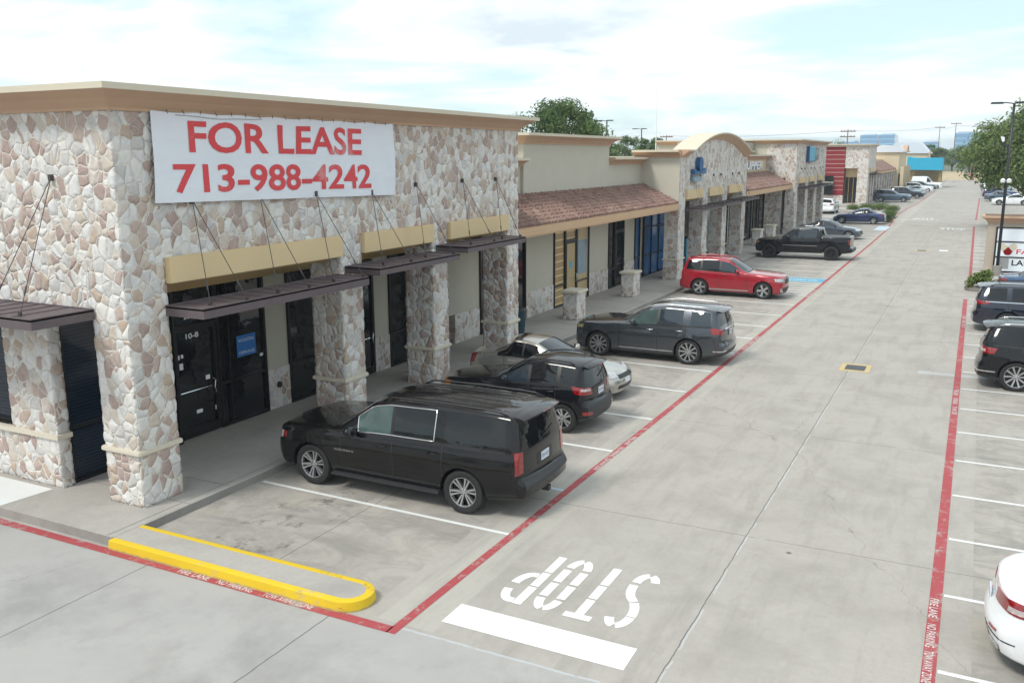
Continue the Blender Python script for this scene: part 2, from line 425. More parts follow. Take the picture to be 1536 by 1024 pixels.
# sidewalk with its kerb
KX = -12.05
mb = MB(); mb.k = 0
mb.face([(-30, 9.3, .15), (KX - .16, 9.3, .15), (KX - .16, 97, .15), (-30, 97, .15)], 0)
mb.face([(KX - .16, 9.3, .15), (KX - .02, 9.3, .15), (KX - .02, 97, .15), (KX - .16, 97, .15)], 1)
mb.face([(KX - .02, 9.3, .15), (KX, 9.3, .135), (KX, 97, .135), (KX - .02, 97, .15)], 1)
mb.face([(KX, 9.3, .135), (KX + .02, 9.3, 0), (KX + .02, 97, 0), (KX, 97, .135)], 2)
mb.face([(-30, 9.28, .15), (KX - .02, 9.28, .15), (KX - .02, 9.3, .15), (-30, 9.3, .15)], 1)
mb.face([(-30, 9.26, 0), (KX + .02, 9.26, 0), (KX - .02, 9.28, .15), (-30, 9.28, .15)], 2)
mb.face([(KX - .02, 9.28, .15), (KX + .02, 9.26, 0), (KX + .02, 9.3, 0), (KX, 9.3, .135)], 2)
mb.face([(-30, 97, .15), (KX, 97, .135), (KX, 97.02, 0), (-30, 97.02, 0)], 2)
struct('sidewalk', mb, ['concrete_walk', 'concrete_walk', 'concrete_kerb'])
mb = MB()
for y in [11.9 + i * 3.05 for i in range(25)]: mb.box(-15, KX - .02, y, y + .012, .1502, .1535)
mb.box(KX - .17, KX - .158, 9.3, 90, .1502, .1535); mb.box(-14.9, KX, 10.9, 10.912, .1502, .1535)
struct('sidewalk_joints', mb, 'concrete_dark')
mb = MB(); mb.face([(-30, 9.34, .154), (-15.0, 9.34, .154), (-14.9, 10.3, .154), (-30, 10.3, .154)]); struct('white_walk_paint', mb, 'line_white')
# far pavement in front of the red clad shop
mb = MB(); mb.box(-30, -12.3, 118.5, 200, 0, .15); struct('far_sidewalk', mb, 'concrete_walk')

Z1, Z2, Z3 = .004, .008, .012
def strip(mb, pts, w, z):
    pts = [Vector((x, y, 0)) for x, y in pts]; L = []; R = []
    for i, p in enumerate(pts):
        d = (pts[min(i + 1, len(pts) - 1)] - pts[max(0, i - 1)]).normalized(); q = Vector((-d.y, d.x, 0)) * w / 2
        L.append(p + q); R.append(p - q)
    for i in range(len(pts) - 1): mb.face([(L[i].x, L[i].y, z), (R[i].x, R[i].y, z), (R[i + 1].x, R[i + 1].y, z), (L[i + 1].x, L[i + 1].y, z)])
    return mb
def quad(mb, x0, x1, y0, y1, z): mb.face([(x0, y0, z), (x1, y0, z), (x1, y1, z), (x0, y1, z)])
curve = [(-6.45, 9.03), (-6.39, 22), (-6.41, 45), (-6.50, 70), (-6.6, 84)] + [(-6.75 - .6 * sin(i / 6 * pi / 2), 87 + i * 3.5) for i in range(7)] + [(-7.3, 118), (-6.9, 128), (-6.75, 150), (-6.65, 176)]
tag(strip(MB(), curve, .145, Z1).build('fire_lane_line', 'fire_red'), kind='structure')
tag(strip(MB(), [(-30, 9.10), (-6.5, 9.11)], .17, Z1).build('fire_lane_line', 'fire_red'), kind='structure')
tag(strip(MB(), [(-.02, 3), (-.02, 13), (-.06, 44)], .165, Z1).build('fire_lane_line', 'fire_red'), kind='structure')
tag(strip(MB(), [(.05, 48), (0, 90)], .15, Z1).build('fire_lane_line', 'fire_red'), kind='structure')
tag(strip(MB(), [(.1, 99), (.35, 150)], .15, Z1).build('fire_lane_line', 'fire_red'), kind='structure')
def pline(x0, y0, x1, y1, w=.09, m_='line_white'): tag(strip(MB(), [(x0, y0), (x1, y1)], w, Z1).build('parking_line', m_), kind='structure')
for i, (y, m_) in enumerate([(12.58, 'line_white'), (14.85, 'line_blue_white'), (17.45, 'line_white'), (20.12, 'line_white'), (23.0, 'line_white'), (25.6, 'line_white'), (28.35, 'line_white'),
                             (31.05, 'line_white'), (33.5, 'line_white'), (36.2, 'line_white'), (39.1, 'line_white'), (42.15, 'line_white'), (46.6, 'line_white'), (48.3, 'line_white'), (51.0, 'line_white'), (53.5, 'line_white'), (56.3, 'line_white'),
                             (59, 'line_white'), (61.7, 'line_white'), (64.3, 'line_white'), (66.8, 'line_white'), (69.2, 'line_white'), (71.5, 'line_white'), (74.4, 'line_white'), (77, 'line_white'), (79.4, 'line_white'), (82.1, 'line_white'), (87.2, 'line_white')]):
    pline(-11.95, y + .1, -6.5, y, .10 if i else .085, m_)
for k in range(5): pline(-8.6, 42.9 + k * .75, -6.52, 42.9 + k * .75, .12)
for y in [9.1 + 2.19 * i for i in range(17)]: pline(.08, y, 5.6, y - .0, .085)
for k in range(14): pline(.1, 52.5 + k * 2.4, 3.2, 52.5 + k * 2.4, .14)
for y in (130.5, 138, 146, 154, 162): pline(-12, y, -6.9, y, .1)
mb = MB(); quad(mb, -8.85, -6.5, 46.65, 48.2, Z2); tag(mb.build('accessible_bay_paint', 'handicap_blue'), kind='structure')
mb = MB()
text_to(mb, 'NO PARKING', 1.7, .5, lambda u, w, d: (-7.7 - u, 47.4 - w, Z3)); tag(mb.build('bay_lettering', 'line_white'), kind='structure')
mb = MB(); quad(mb, -7.6, -6.6, 82.3, 87.0, Z2); tag(mb.build('accessible_bay_paint', 'line_blue_white'), kind='structure')
# stop line and letters (read from the far side)
mb = MB(); mb.face([(-6.0, 9.60, Z1), (-3.37, 9.58, Z1), (-3.38, 10.13, Z1), (-6.0, 10.15, Z1)]); tag(mb.build('stop_line', 'stop_white'), kind='structure')
def thick(mb, pts, fn, wx):
    """stroke of constant width wx (unit square units) along pts"""
    pts = [Vector((x, y, 0)) for x, y in pts]; L = []; R = []
    for i, p in enumerate(pts):
        d = (pts[min(i + 1, len(pts) - 1)] - pts[max(0, i - 1)]).normalized(); q = Vector((-d.y, d.x, 0)) * wx / 2
        L.append(p + q); R.append(p - q)
    for i in range(len(pts) - 1): mb.face([fn(*L[i][:2]), fn(*R[i][:2]), fn(*R[i + 1][:2]), fn(*L[i + 1][:2])])
def arc(cx, cy, rx, ry, a0, a1, n=10): return [(cx + rx * cos(radians(a0 + (a1 - a0) * i / n)), cy + ry * sin(radians(a0 + (a1 - a0) * i / n))) for i in range(n + 1)]
LW = .34; WX = .135
def letter(strokes, xc):
    mb = MB()
    for st in strokes: thick(mb, st, lambda u, w: (xc - u, 12.2 - w * 1.0, Z1), WX)
    tag(mb.build('stop_letter', 'stop_white'), kind='structure')
W_, H_ = .135, 1.68
# S T O P in stencil strokes; u to the reader's right, w up, metres
letter([arc(0, 1.34, W_, .30, 22, 84), arc(0, 1.34, W_, .30, 98, 178), arc(0, 1.34, W_, .40, 182, 232, 8) + [(-.045, .93)], [(-.03, .9), (.05, .80)] + arc(0, .40, W_, .42, 48, 2, 6), arc(0, .34, W_, .30, -2, -84), arc(0, .34, W_, .30, -98, -158)], -3.87)
letter([[(0, .03), (0, .62)], [(0, .66), (0, 1.08)], [(0, 1.12), (0, 1.58)], [(-.2, 1.64), (.2, 1.64)]], -4.40)
letter([arc(0, 1.32, W_, .32, 8, 84), arc(0, 1.32, W_, .32, 96, 172), [(W_, 1.3), (W_, .88)], [(-W_, 1.3), (-W_, .88)], [(W_, .82), (W_, .40)], [(-W_, .82), (-W_, .40)], arc(0, .36, W_, .32, -8, -84), arc(0, .36, W_, .32, -96, -172)], -4.94)
letter([[(-W_ - .02, .03), (-W_ - .02, .60)], [(-W_ - .02, .64), (-W_ - .02, 1.10)], [(-W_ - .02, 1.14), (-W_ - .02, 1.70)], [(-.075, 1.62)] + arc(-.02, 1.30, .17, .33, 84, 4), arc(-.02, 1.15, .17, .38, -4, -84) + [(-.075, .77)]], -5.47)
# fire lane lettering
def lane_text(txt, x, y, w, h, ang, z=Z2):
    mb = MB(); ca, sa = cos(ang), sin(ang)
    text_to(mb, txt, w, h, lambda u, v_, d: (x + u * ca - v_ * sa, y + u * sa + v_ * ca, z), .012); tag(mb.build('fire_lane_lettering', 'lane_letter'), kind='structure')
for t_, x, w in (('FIRE LANE', -10.08, .62), ('NO PARKING', -9.26, .68), ('TOW AWAY ZONE', -8.26, .9)): lane_text(t_, x, 9.11, w, .12, 0)
for y in (13.0, 26.1, 38.8):
    s_ = .78 if y < 20 else .9
    for k, (t_, w) in enumerate((('FIRE LANE', .6), ('NO PARKING', .66), ('TOW AWAY ZONE', .8))): lane_text(t_, -.035, y - k * s_ * 1.06, w, .11, -pi / 2)
for y in (18.3, 31.2, 43.6):
    for k, (t_, w) in enumerate((('FIRE LANE', .62), ('NO PARKING', .68), ('TOW AWAY ZONE', .8))): lane_text(t_, -6.39, y - k * .86, w, .10, -pi / 2)
for x0, x1, y in ((-6.4, -3.1, 97.2), (-2.8, -.1, 87.6)): pline(x0, y, x1, y, .3)
pline(-6.6, 177.5, -.05, 178.6, .35)
for xc, y in ((-4.6, 99.3), (-1.6, 86.2)):
    mb = MB(); sg = 1 if y > 90 else -1
    text_to(mb, 'STOP', 1.9, 1.7, lambda u, v_, d: (xc - u * sg, y - v_ * sg, Z1)); tag(mb.build('stop_lettering', 'stop_white'), kind='structure')
# old tyre skid marks
mb = MB()
for (cx, cy, r, a0, a1) in ((-6.9, 18.5, .55, -60, 60), (-7.3, 22.0, 1.2, 20, 80)): strip(mb, arc(cx, cy, r, r, a0, a1, 14), .02, .003)
struct('skid_marks', mb, 'concrete_dark')

# yellow kerbed island at the corner
def stadium(x0, x1, yc, hw, n=14): return [(x0, yc - hw), (x1, yc - hw)] + [(x1 + hw * 1.05 * cos(radians(a)), yc + hw * sin(radians(a))) for a in [-90 + 180 * (i + 1) / (n + 1) for i in range(n)]] + [(x1, yc + hw), (x0, yc + hw)]
mb = MB()
P = [stadium(-12.03, -7.5, 9.53, h) for h in (.33, .355, .375, .24)]
zz = [.15, .143, 0]
n_ = len(P[0])
isl = thing('kerb_island', 'low concrete island with yellow painted kerb at the street corner', 'kerb island', (-9.8, 9.53, 0))
b_ = MB()
rings = [[(x, y, .152) for x, y in P[3]], [(x, y, .152) for x, y in P[0]], [(x, y, .142) for x, y in P[1]], [(x, y, .0) for x, y in P[2]]]
for a, c in zip(rings[:-1], rings[1:]):
    for i in range(n_ - 1): b_.face([a[i], c[i], c[i + 1], a[i + 1]])
b_.build('painted_kerb', 'kerb_yellow', isl, smooth=True, weld=True, angle=.6)
b_ = MB(); b_.face(rings[0]); b_.face([rings[0][0], rings[0][-1], rings[3][-1], rings[3][0]]); b_.build('slab', 'concrete_walk', isl)
# drains and covers
def drain(x, y, lab):
    t = thing('drain_grate', lab, 'drain', (x, y, 0), 'drain grates in the drive lane')
    b = MB(); b.box(x - .42, x + .42, y - .52, y + .52, .002, .010); b.build('painted_surround', 'drain_yellow', t)
    b = MB(); b.box(x - .28, x + .28, y - .33, y + .33, .0102, .013); b.build('pit', 'frame_dark', t)
    b = MB()
    for k in range(9): b.box(x - .27 + k * .062, x - .27 + k * .062 + .03, y - .32, y + .32, .0132, .02)
    b.build('grate', 'dark_steel', t)
drain(-2.78, 27.95, 'rusty drain grate with faded yellow surround in mid lane nearer the camera')
drain(-2.95, 65.6, 'small drain grate with pale surround further up the lane')
mb = MB(); mb.box(-1.92, -1.4, 65.9, 66.6, .002, .008); t = mb.build('utility_cover', 'white_paint'); tag(t, 'pale square utility cover set flush in the lane', 'utility cover')
# ================================================================ buildings
FX = -12.6; BX = -15.0
def cornice_run(mb, path, zb, zt, out, cap=.1, side=1):
    """sloped moulding swept along a plan polyline; outward = right of travel * side. slot 0 body, 1 cap"""
    h = zt - zb
    prof = [(0, zb, 0), (.05, zb, 0), (.06, zb + h * .12, 0), (out * .45, zb + h * .45, 0), (out * .85, zt - cap - .02, 0), (out * .9, zt - cap, 0), (out, zt - cap, 1), (out, zt, 1), (-.45, zt, 1)]
    pts = [Vector((x, y)) for x, y in path]; nrm = []
    for i, p in enumerate(pts):
        ds = []
        if i > 0: ds.append((pts[i] - pts[i - 1]).normalized())
        if i < len(pts) - 1: ds.append((pts[i + 1] - pts[i]).normalized())
        ns = [Vector((d.y, -d.x)) * side for d in ds]
        q = sum(ns, Vector((0, 0))); q = q / q.length; nrm.append(q / max(.3, q.dot(ns[0])))
    for i in range(len(pts) - 1):
        for (o0, z0, k0), (o1, z1, k1) in zip(prof[:-1], prof[1:]):
            a, c = pts[i] + nrm[i] * o0, pts[i + 1] + nrm[i + 1] * o0; e, g = pts[i] + nrm[i] * o1, pts[i + 1] + nrm[i + 1] * o1
            mb.face([(a.x, a.y, z0), (c.x, c.y, z0), (g.x, g.y, z1), (e.x, e.y, z1)], max(k0, k1) if k1 else 0)
    for i in (0, len(pts) - 1):
        mb.face([(*(pts[i] + nrm[i] * o), z) for o, z, k in prof], 0)
    return mb
def awning(T, x0, x1, y0, y1, z0, z1, rods, label=None, wallz=5.47, along='y', sides='front'):
    """flat metal canopy hung on pairs of rods"""
    a = MB(); t = .03
    a.box(x0, x1, y0, y1, z1 - .05, z1 - .02)                 # deck
    for (ax0, ax1, ay0, ay1) in ((x1 - t, x1, y0, y1), (x0, x0 + t, y0 + t, y1 - t), (x0, x1 - t, y0, y0 + t), (x0, x1 - t, y1 - t, y1)): a.box(ax0, ax1, ay0, ay1, z0, z1)
    L = (y1 - y0) if along == 'y' else (x1 - x0)
    for k in range(1, int(L / .4)):                            # raised seams on the deck
        if along == 'y': a.box(x0 + t, x1 - t, y0 + k * .4, y0 + k * .4 + .012, z1 - .02, z1 - .008)
        else: a.box(x0 + k * .4, x0 + k * .4 + .012, y0 + t, y1 - t, z1 - .02, z1 - .008)
    aw = a.build('awning', 'awning_metal', T)
    for (wx, wy, wz, ends) in rods:
        r = MB()
        r.box(wx - .02, wx + .05, wy - .03, wy + .03, wz - .07, wz + .04)
        for (ex, ey) in ends:
            r.tube([(wx + .03, wy, wz), (ex, ey, z1)], .0075 if wy < 30 else .005, 6)
            r.tube([(ex + (wx - ex) * .14, ey + (wy - ey) * .14, z1 + (wz - z1) * .14), (ex + (wx - ex) * .2, ey + (wy - ey) * .2, z1 + (wz - z1) * .2)], .016, 6)
            r.box(ex - .03, ex + .03, ey - .02, ey + .02, z1 - .02, z1 + .05)
        r.build('hanger_rod', 'rod_metal', aw)
    return aw
def storefront(T, y0, y1, z0, z1, cuts=(), trans=(), mat_='shop_glass', X=BX, frame='frame_dark', kick=0, axis='x'):
    """glazed bay in the plane X (facing +x) or Y=X (facing -y): panes as one window with its frame"""
    g = MB(); f = MB(); w = .06
    def bx(mb, a0, a1, d0, d1, c0, c1): mb.box(X + d0, X + d1, a0, a1, c0, c1) if axis == 'x' else mb.box(a0, a1, X - d1, X - d0, c0, c1)
    bx(g, y0 + .02, y1 - .02, .0, .02, z0 + .02, z1 - .02)
    ys = [y0] + list(cuts) + [y1 - w]
    for y in ys: bx(f, y, y + w, .0, .09, z0, z1)
    for a, c in zip(ys[:-1], ys[1:]):
        for z in (z0, z1 - w): bx(f, a + w, c, .0, .088, z, z + w)
        for z in trans: bx(f, a + w, c, .0, .085, z, z + .05)
    win = g.build('window', mat_, T)
    f.build('frame', frame, win)
    return win
def door(T, y0, y1, z0, z1, X=BX, mat_='shop_glass', frame='frame_dark', rail=.95, axis='x'):
    g = MB(); f = MB(); w = .09
    def bx(mb, a0, a1, d0, d1, c0, c1): mb.box(X + d0, X + d1, a0, a1, c0, c1) if axis == 'x' else mb.box(a0, a1, X - d1, X - d0, c0, c1)
    bx(g, y0 + .03, y1 - .03, .02, .04, z0 + .03, z1 - .03)
    for a, c in ((y0, y0 + w), (y1 - w, y1)): bx(f, a, c, .0, .10, z0, z1)
    for z, h in ((z0, .2), (z1 - w, w)): bx(f, y0 + w, y1 - w, .0, .098, z, z + h)
    d = g.build('door', mat_, T); f.build('frame', frame, d)
    h = MB()
    if axis == 'x':
        yh = y1 - .18
        h.tube([(X + .1, yh, z0 + .85), (X + .17, yh, z0 + .88), (X + .17, yh - .03, z0 + 1.0), (X + .17, yh, z0 + 1.16), (X + .1, yh, z0 + 1.2)], .016, 8)
        h.tube([(X + .06, y0 + .12, z0 + 1.02), (X + .06, y1 - .2, z0 + 1.02)], .014, 6)
    else:
        h.tube([(y1 - .18, X - .1, z0 + .85), (y1 - .18, X - .17, z0 + .9), (y1 - .18, X - .17, z0 + 1.15), (y1 - .18, X - .1, z0 + 1.2)], .016, 8)
    h.build('handle', 'chrome', d)
    return d
def pillar(T, x0, x1, y0, y1, z1, mat_='stone', band=1.15, z0=.15, d=.05):
    p = MB()
    if mat_ == 'stone': p.gbox(x0, x1, y0, y1, z0, z1, d, 't')
    else: p.box(x0, x1, y0, y1, z0, z1)
    po = p.build('pillar', mat_, T, smooth=(mat_ == 'stone'))
    if band:
        b = MB(); e = .06
        b.box(x0 - e, x1 + e, y0 - e, y1 + e, band - .045, band + .045); b.build('stone_band', 'stucco_band', po, bevel=.02)
    return po
def sticker(T, y0, y1, z0, z1, mat_='white_paint', X=BX, name='sticker'):
    b = MB(); b.box(X + .041, X + .046, y0, y1, z0, z1); return b.build(name, mat_, T)

# ---------------------------------------------------------------- A: near stone shop
A = thing('stone_shop', 'two storey stone faced corner shop with orange brown cornice and empty dark windows', 'building', (-15, 17.7, 0))
w = MB(); w.gbox(-15.6, FX, 10.40, 25.1, 4.48, 7.0, .056, 'b'); wall = w.build('stone_wall', 'stone', A, smooth=True)
w = MB(); w.gbox(-24, -15.6, 10.40, 11.0, 3.60, 7.0, .07); w.gbox(-15.6, -13.46, 10.40, 11.0, 3.60, 4.48, .056, 't'); w.build('stone_wall', 'stone', A, smooth=True)
w = MB(); w.box(-24, -15.61, 11.02, 25.09, .15, 6.95); w.box(-15.60, -15.31, 11.02, 25.0, .15, 4.49); w.build('back_wall', 'stucco_wall', A)
# lintel stone above beams at the pillars
for (y0, y1) in ((10.40, 11.27), (16.22, 17.0), (20.08, 20.86), (24.36, 25.1)):
    w = MB(); 
    pillar(A, -13.46, FX, y0, y1, 4.48)
for (y0, y1) in ((11.27, 16.22), (17.0, 20.08), (20.86, 24.36)):
    b = MB(); b.box(-12.98, FX + .10, y0 + .01, y1 - .01, 4.03, 4.49); b.build('beam', 'stucco_beam', A, bevel=.012)
    b = MB(); b.box(BX + .1, -12.98, y0 + .01, y1 - .01, 3.9, 4.0); b.build('soffit', 'stucco_tan', A)
b = MB(); b.box(-14.96, -14.6, 11.3, 24.9, 3.5, 3.895); b.build('header', 'stucco_tan', A)
c = MB(); cornice_run(c, [(-24, 10.40), (FX, 10.40), (FX, 25.1), (-16, 25.1)], 6.96, 7.36, .5); c.build('cornice', ['stucco_cornice', 'stucco_cap'], A)
b = MB(); b.box(-24, -13.2, 10.98, 24.6, 7.0, 7.05); b.build('roof', 'stucco_grey', A)
# ground floor: shop wall at BX
w = MB()
for (y0, y1) in ((16.22, 17.04), (20.66, 21.42), (24.7, 27.0)):
    w = MB(); w.box(BX - .3, BX + .02, y0, y1, 1.12, 3.5); w.build('stucco_panel', 'stucco_wall', A)
w = MB(); w.box(BX - .3, BX + .02, 11.0, 27.0, 3.5, 3.89); w.build('stucco_panel', 'stucco_wall', A)
for (y0, y1) in ((16.22, 17.04), (20.66, 21.42), (25.16, 26.83)):
    w = MB(); w.gbox(BX - .3, BX + .05, y0, y1, .15, 1.13, .06); w.build('stone_base', 'stone_low', A)
storefront(A, 10.67, 13.36, .15, 3.5, (12.3,), (1.2,), 'shop_blinds', X=BX + .12)
ds = door(A, 13.40, 14.62, .18, 2.62); storefront(A, 13.38, 14.66, 2.62, 3.5)
storefront(A, 14.66, 16.22, .15, 3.5, (14.98,), (1.15,))
storefront(A, 17.04, 18.42, .15, 3.5, (), (1.12,), 'shop_glass')
storefront(A, 18.46, 19.2, .15, 3.5, (), (1.12,)); door(A, 19.4, 20.62, .18, 3.4)
storefront(A, 21.42, 22.78, .15, 3.5, (), (1.12,)); storefront(A, 22.82, 23.6, .15, 3.5); door(A, 23.6, 24.7, .18, 2.6)
storefront(A, 26.86, 27.7, .15, 3.5, (), (1.0,)); door(A, 27.74, 28.9, .18, 3.4, mat_='paper_plain'); storefront(A, 28.9, 30.4, .15, 3.5)
# left street face
w = MB(); w.gbox(-16.05, -14.76, 10.42, 10.66, .15, 3.6, .05); w.build('stone_wall', 'stone', A, smooth=True)
w = MB(); w.gbox(-24, -16.05, 10.46, 10.64, .15, 1.12, .07); w.build('stone_base', 'stone', A, smooth=True)
b = MB(); b.box(-24, -14.70, 10.36, 10.46, 1.10, 1.19); b.box(-14.78, -14.70, 10.46, 10.68, 1.10, 1.19); b.build('stone_band', 'stucco_band', A)
storefront(A, -20, -16.05, 1.2, 3.6, (-18,), (), 'shop_blinds', X=10.66, axis='y')
awning(A, -24, -13.40, 9.20, 10.38, 3.47, 3.66, [(-14.15, 10.36, 5.89, [(-13.95, 9.4), (-14.75, 9.4)]), (-17.5, 10.36, 5.89, [(-17.1, 9.4), (-17.9, 9.4)])], along='x')
awning(A, FX + .02, -11.67, 11.2, 16.0, 3.47, 3.66, [(FX + .04, 11.95, 5.46, [(-11.93, 11.62), (-11.75, 12.35)]), (FX + .04, 13.69, 5.47, [(-11.86, 13.3), (-11.75, 14.1)]), (FX + .04, 15.40, 5.46, [(-11.85, 15.0), (-11.75, 15.9)])])
awning(A, FX + .02, -11.62, 16.34, 19.85, 3.63, 3.80, [(FX + .04, 17.4, 5.42, [(-11.95, 16.95), (-11.72, 17.75)]), (FX + .04, 19.3, 5.54, [(-11.95, 18.75), (-11.72, 19.7)])])
awning(A, FX + .02, -11.62, 20.25, 23.65, 3.76, 3.93, [(FX + .04, 21.62, 5.58, [(-11.95, 21.0), (-11.72, 21.9)]), (FX + .04, 23.55, 5.58, [(-11.95, 22.8), (-11.72, 23.5)])])
# door numbers and notices
for (y0, y1, z0, z1) in ((13.50, 13.58, 1.95, 2.05), (13.62, 13.68, 1.97, 2.05), (13.56, 13.66, 1.72, 1.86), (14.28, 14.40, 1.36, 1.46), (13.95, 14.12, .66, .74), (14.50, 14.58, .62, .72), (16.02, 16.12, 1.55, 1.62)): sticker(A, y0, y1, z0, z1)
for t_, y, z, h in (('2013', 13.95, 2.86, .13), ('10-8', 13.97, 2.42, .12)):
    mb = MB(); text_to(mb, t_, .36, h, lambda u, v_, d: (BX + .047, y + u, z + v_), .02); mb.build('door_number', 'white_paint', A)
b = MB(); b.box(BX + .041, BX + .046, 14.98 + .30, 15.90, 1.66, 2.16); b.build('notice', 'notice_blue', A)
mb = MB(); text_to(mb, 'NO SOLICITING', .5, .07, lambda u, v_, d: (BX + .048, 15.59 + u, 2.04 + v_)); text_to(mb, 'CAMERA IN USE', .5, .07, lambda u, v_, d: (BX + .048, 15.59 + u, 1.75 + v_)); mb.build('notice_lettering', 'panel_white', A)
b = MB(); b.lathe([(.001, .05), (.07, .05), (.08, 0)], (BX + .05, 16.62, .72), 'x', 14); b.build('outlet_cover', 'dark_steel', A)

# banner
m, n, b = new_mat('banner_cloth'); v = n.obj()
wr = n.noise(n.scale(v, (1, .7, 2)), 1.6, 4, .6, .6); fold = n.noise(n.add(n.scale(v, (1, 1.2, .5)), (3, 1, 2)), 3.2, 3)
n.put(b.inputs['Base Color'], n.mix(wr, (.68, .71, .78), (.76, .78, .83))); b.inputs['Roughness'].default_value = .6
n.put(b.inputs['Normal'], n.bump(n.m('ADD', wr, n.m('MULTIPLY', fold, .5)), .35, .06)); M['banner_cloth'] = m
worn('banner_red', (.66, .065, .075), .62, .9, (.66, .30, .30))
Bn = thing('lease_banner', 'white cloth banner with red FOR LEASE lettering hung on the stone corner shop', 'banner', (FX + .1, 14.7, 5.4))
mb = MB(); ny, nz = 60, 16
Q = [(11.10, 5.44), (18.32, 5.31), (18.32, 6.97), (11.16, 6.985)]      # corners (y, z)
def bpos(u, w, off=0.):
    y = (Q[0][0] * (1 - u) + Q[1][0] * u) * (1 - w) + (Q[3][0] * (1 - u) + Q[2][0] * u) * w
    z = (Q[0][1] * (1 - u) + Q[1][1] * u) * (1 - w) + (Q[3][1] * (1 - u) + Q[2][1] * u) * w
    z -= .02 * sin(u * pi * 7) ** 2 * w ** 6
    x = FX + .085 + .018 * sin(u * 19 + w * 3) * (1 - w * .5) + .012 * sin(u * 43 + 5 * w) + .02 * (1 - w) * sin(u * 8) + off
    return (x, y, z)
V = [bpos(i / ny, j / nz) for j in range(nz + 1) for i in range(ny + 1)]
mb.add(V, [(j * (ny + 1) + i, j * (ny + 1) + i + 1, (j + 1) * (ny + 1) + i + 1, (j + 1) * (ny + 1) + i) for j in range(nz) for i in range(ny)])
mb.build('cloth', 'banner_cloth', Bn, smooth=True)
def banner_text(txt, u0, u1, w0, w1, bold):
    mb = MB()
    v, f = text_mb(txt, 1, bold, 1.0)
    x0, x1 = min(p[0] for p in v), max(p[0] for p in v); y0, y1 = min(p[1] for p in v), max(p[1] for p in v)
    mb.add([bpos(u0 + (p[0] - x0) / (x1 - x0) * (u1 - u0), w0 + (p[1] - y0) / (y1 - y0) * (w1 - w0), .010) for p in v], f)
    bm = bmesh.new(); me = bpy.data.meshes.new('x'); me.from_pydata(mb.v, [], mb.f); bm.from_mesh(me)
    for _ in range(2):
        bmesh.ops.triangulate(bm, faces=bm.faces); bmesh.ops.subdivide_edges(bm, edges=[e for e in bm.edges if e.calc_length() > .25], cuts=1)
    bmesh.ops.triangulate(bm, faces=bm.faces); bm.verts.index_update()
    vs = [tuple(p.co) for p in bm.verts]
    def proj(p):  # keep the lettering on the cloth: recompute depth
        lo = bpos((p[1] - 11.13) / 7.19, min(1, max(0, (p[2] - 5.38) / 1.6)))
        return (lo[0] + .010, p[1], p[2])
    mb2 = MB(); mb2.add([proj(p) for p in vs], [tuple(q.index for q in f.verts) for f in bm.faces]); bm.free()
    mb2.build('lettering', 'banner_red', Bn)
banner_text('FOR LEASE', .112, .822, .555, .915, .021)
banner_text('713-988-4242', .058, .868, .10, .43, .021)
mb = MB()
for k in range(18):
    u = .05 + .9 * k / 17; p = bpos(u, .985)
    tie = MB(); tie.tube([(p[0] + .01, p[1], p[2]), (p[0] + .0, p[1] + rnd.uniform(-.05, .05), p[2] + .07)], .006, 5); tie.build('tie_cord', 'rod_metal', Bn)
mb.tube([(bpos(u, .96 - .03 * sin((u - .08) / .3 * pi))[0] + .012, bpos(u, 0)[1], bpos(u, .975 - .025 * sin((u - .08) / .3 * pi))[2]) for u in [.08 + .3 * i / 10 for i in range(11)]], .004, 4)
mb.build('cord', 'rod_metal', Bn)

# ---------------------------------------------------------------- B: tile roofed shops
def tile_roof(T, x0, z0, x1, z1, y0, y1, pitch=.27, rows=9, seam=9, color='roof_tile'):
    """barrel tiles as one corrugated sheet in stepped courses from ridge (x0,z0) to eave (x1,z1)"""
    mb = MB(); n = int((y1 - y0) / pitch); L = math.hypot(x1 - x0, z1 - z0); dx, dz = (x1 - x0) / L, (z1 - z0) / L; nx, nz = -dz, dx
    if nz < 0: nx, nz = -nx, -nz
    for r in range(rows):
        s0, s1 = L * r / rows - (.05 if r else 0), L * (r + 1) / rows
        A_ = []; B_ = []; C_ = []
        jit = rnd.uniform(-.02, .02)
        for i in range(n * seam + 1):
            y = y0 + (y1 - y0) * i / (n * seam); ph = (i / seam) % 1
            h = .10 * abs(sin(ph * pi)) ** .8 + .012 * sin(i * 12.9898 + r * 4.1)
            k = i // seam; up = .012 * sin(k * 7.1 + r * 3.3)
            A_.append((x0 + dx * s0 + nx * (h + .02), y + jit, z0 + dz * s0 + nz * (h + .02)))
            B_.append((x0 + dx * (s1 + up) + nx * (h + .055), y + jit, z0 + dz * (s1 + up) + nz * (h + .055)))
            C_.append((x0 + dx * (s1 + up) + nx * (.0), y + jit, z0 + dz * (s1 + up)))
        for i in range(n * seam):
            mb.face([A_[i], B_[i], B_[i + 1], A_[i + 1]]); mb.face([B_[i], C_[i], C_[i + 1], B_[i + 1]])
    return mb.build('tile_roof', color, T)
m, n, b = new_mat('roof_tile'); v = n.obj(); q = n.xyz(v)
cell = n.new('ShaderNodeTexWhiteNoise'); n.put(cell.inputs['Vector'], n.comb(n.m('FLOOR', n.m('DIVIDE', q[1], .27)), n.m('FLOOR', n.m('MULTIPLY', q[0], 4.2)), 0))
col = n.ramp(cell.outputs['Value'], [(0, (.16, .093, .076)), (.3, (.22, .130, .106)), (.6, (.26, .165, .135)), (.85, (.19, .11, .09)), (1, (.31, .21, .175))])
col = n.mix(n.rng(n.noise(v, 1.3, 5, .65), .45, .75, 0, .5), col, (.30, .20, .17)); col = n.mix(n.rng(n.noise(v, 14, 4), .5, .8, 0, .4), col, (.10, .05, .045))
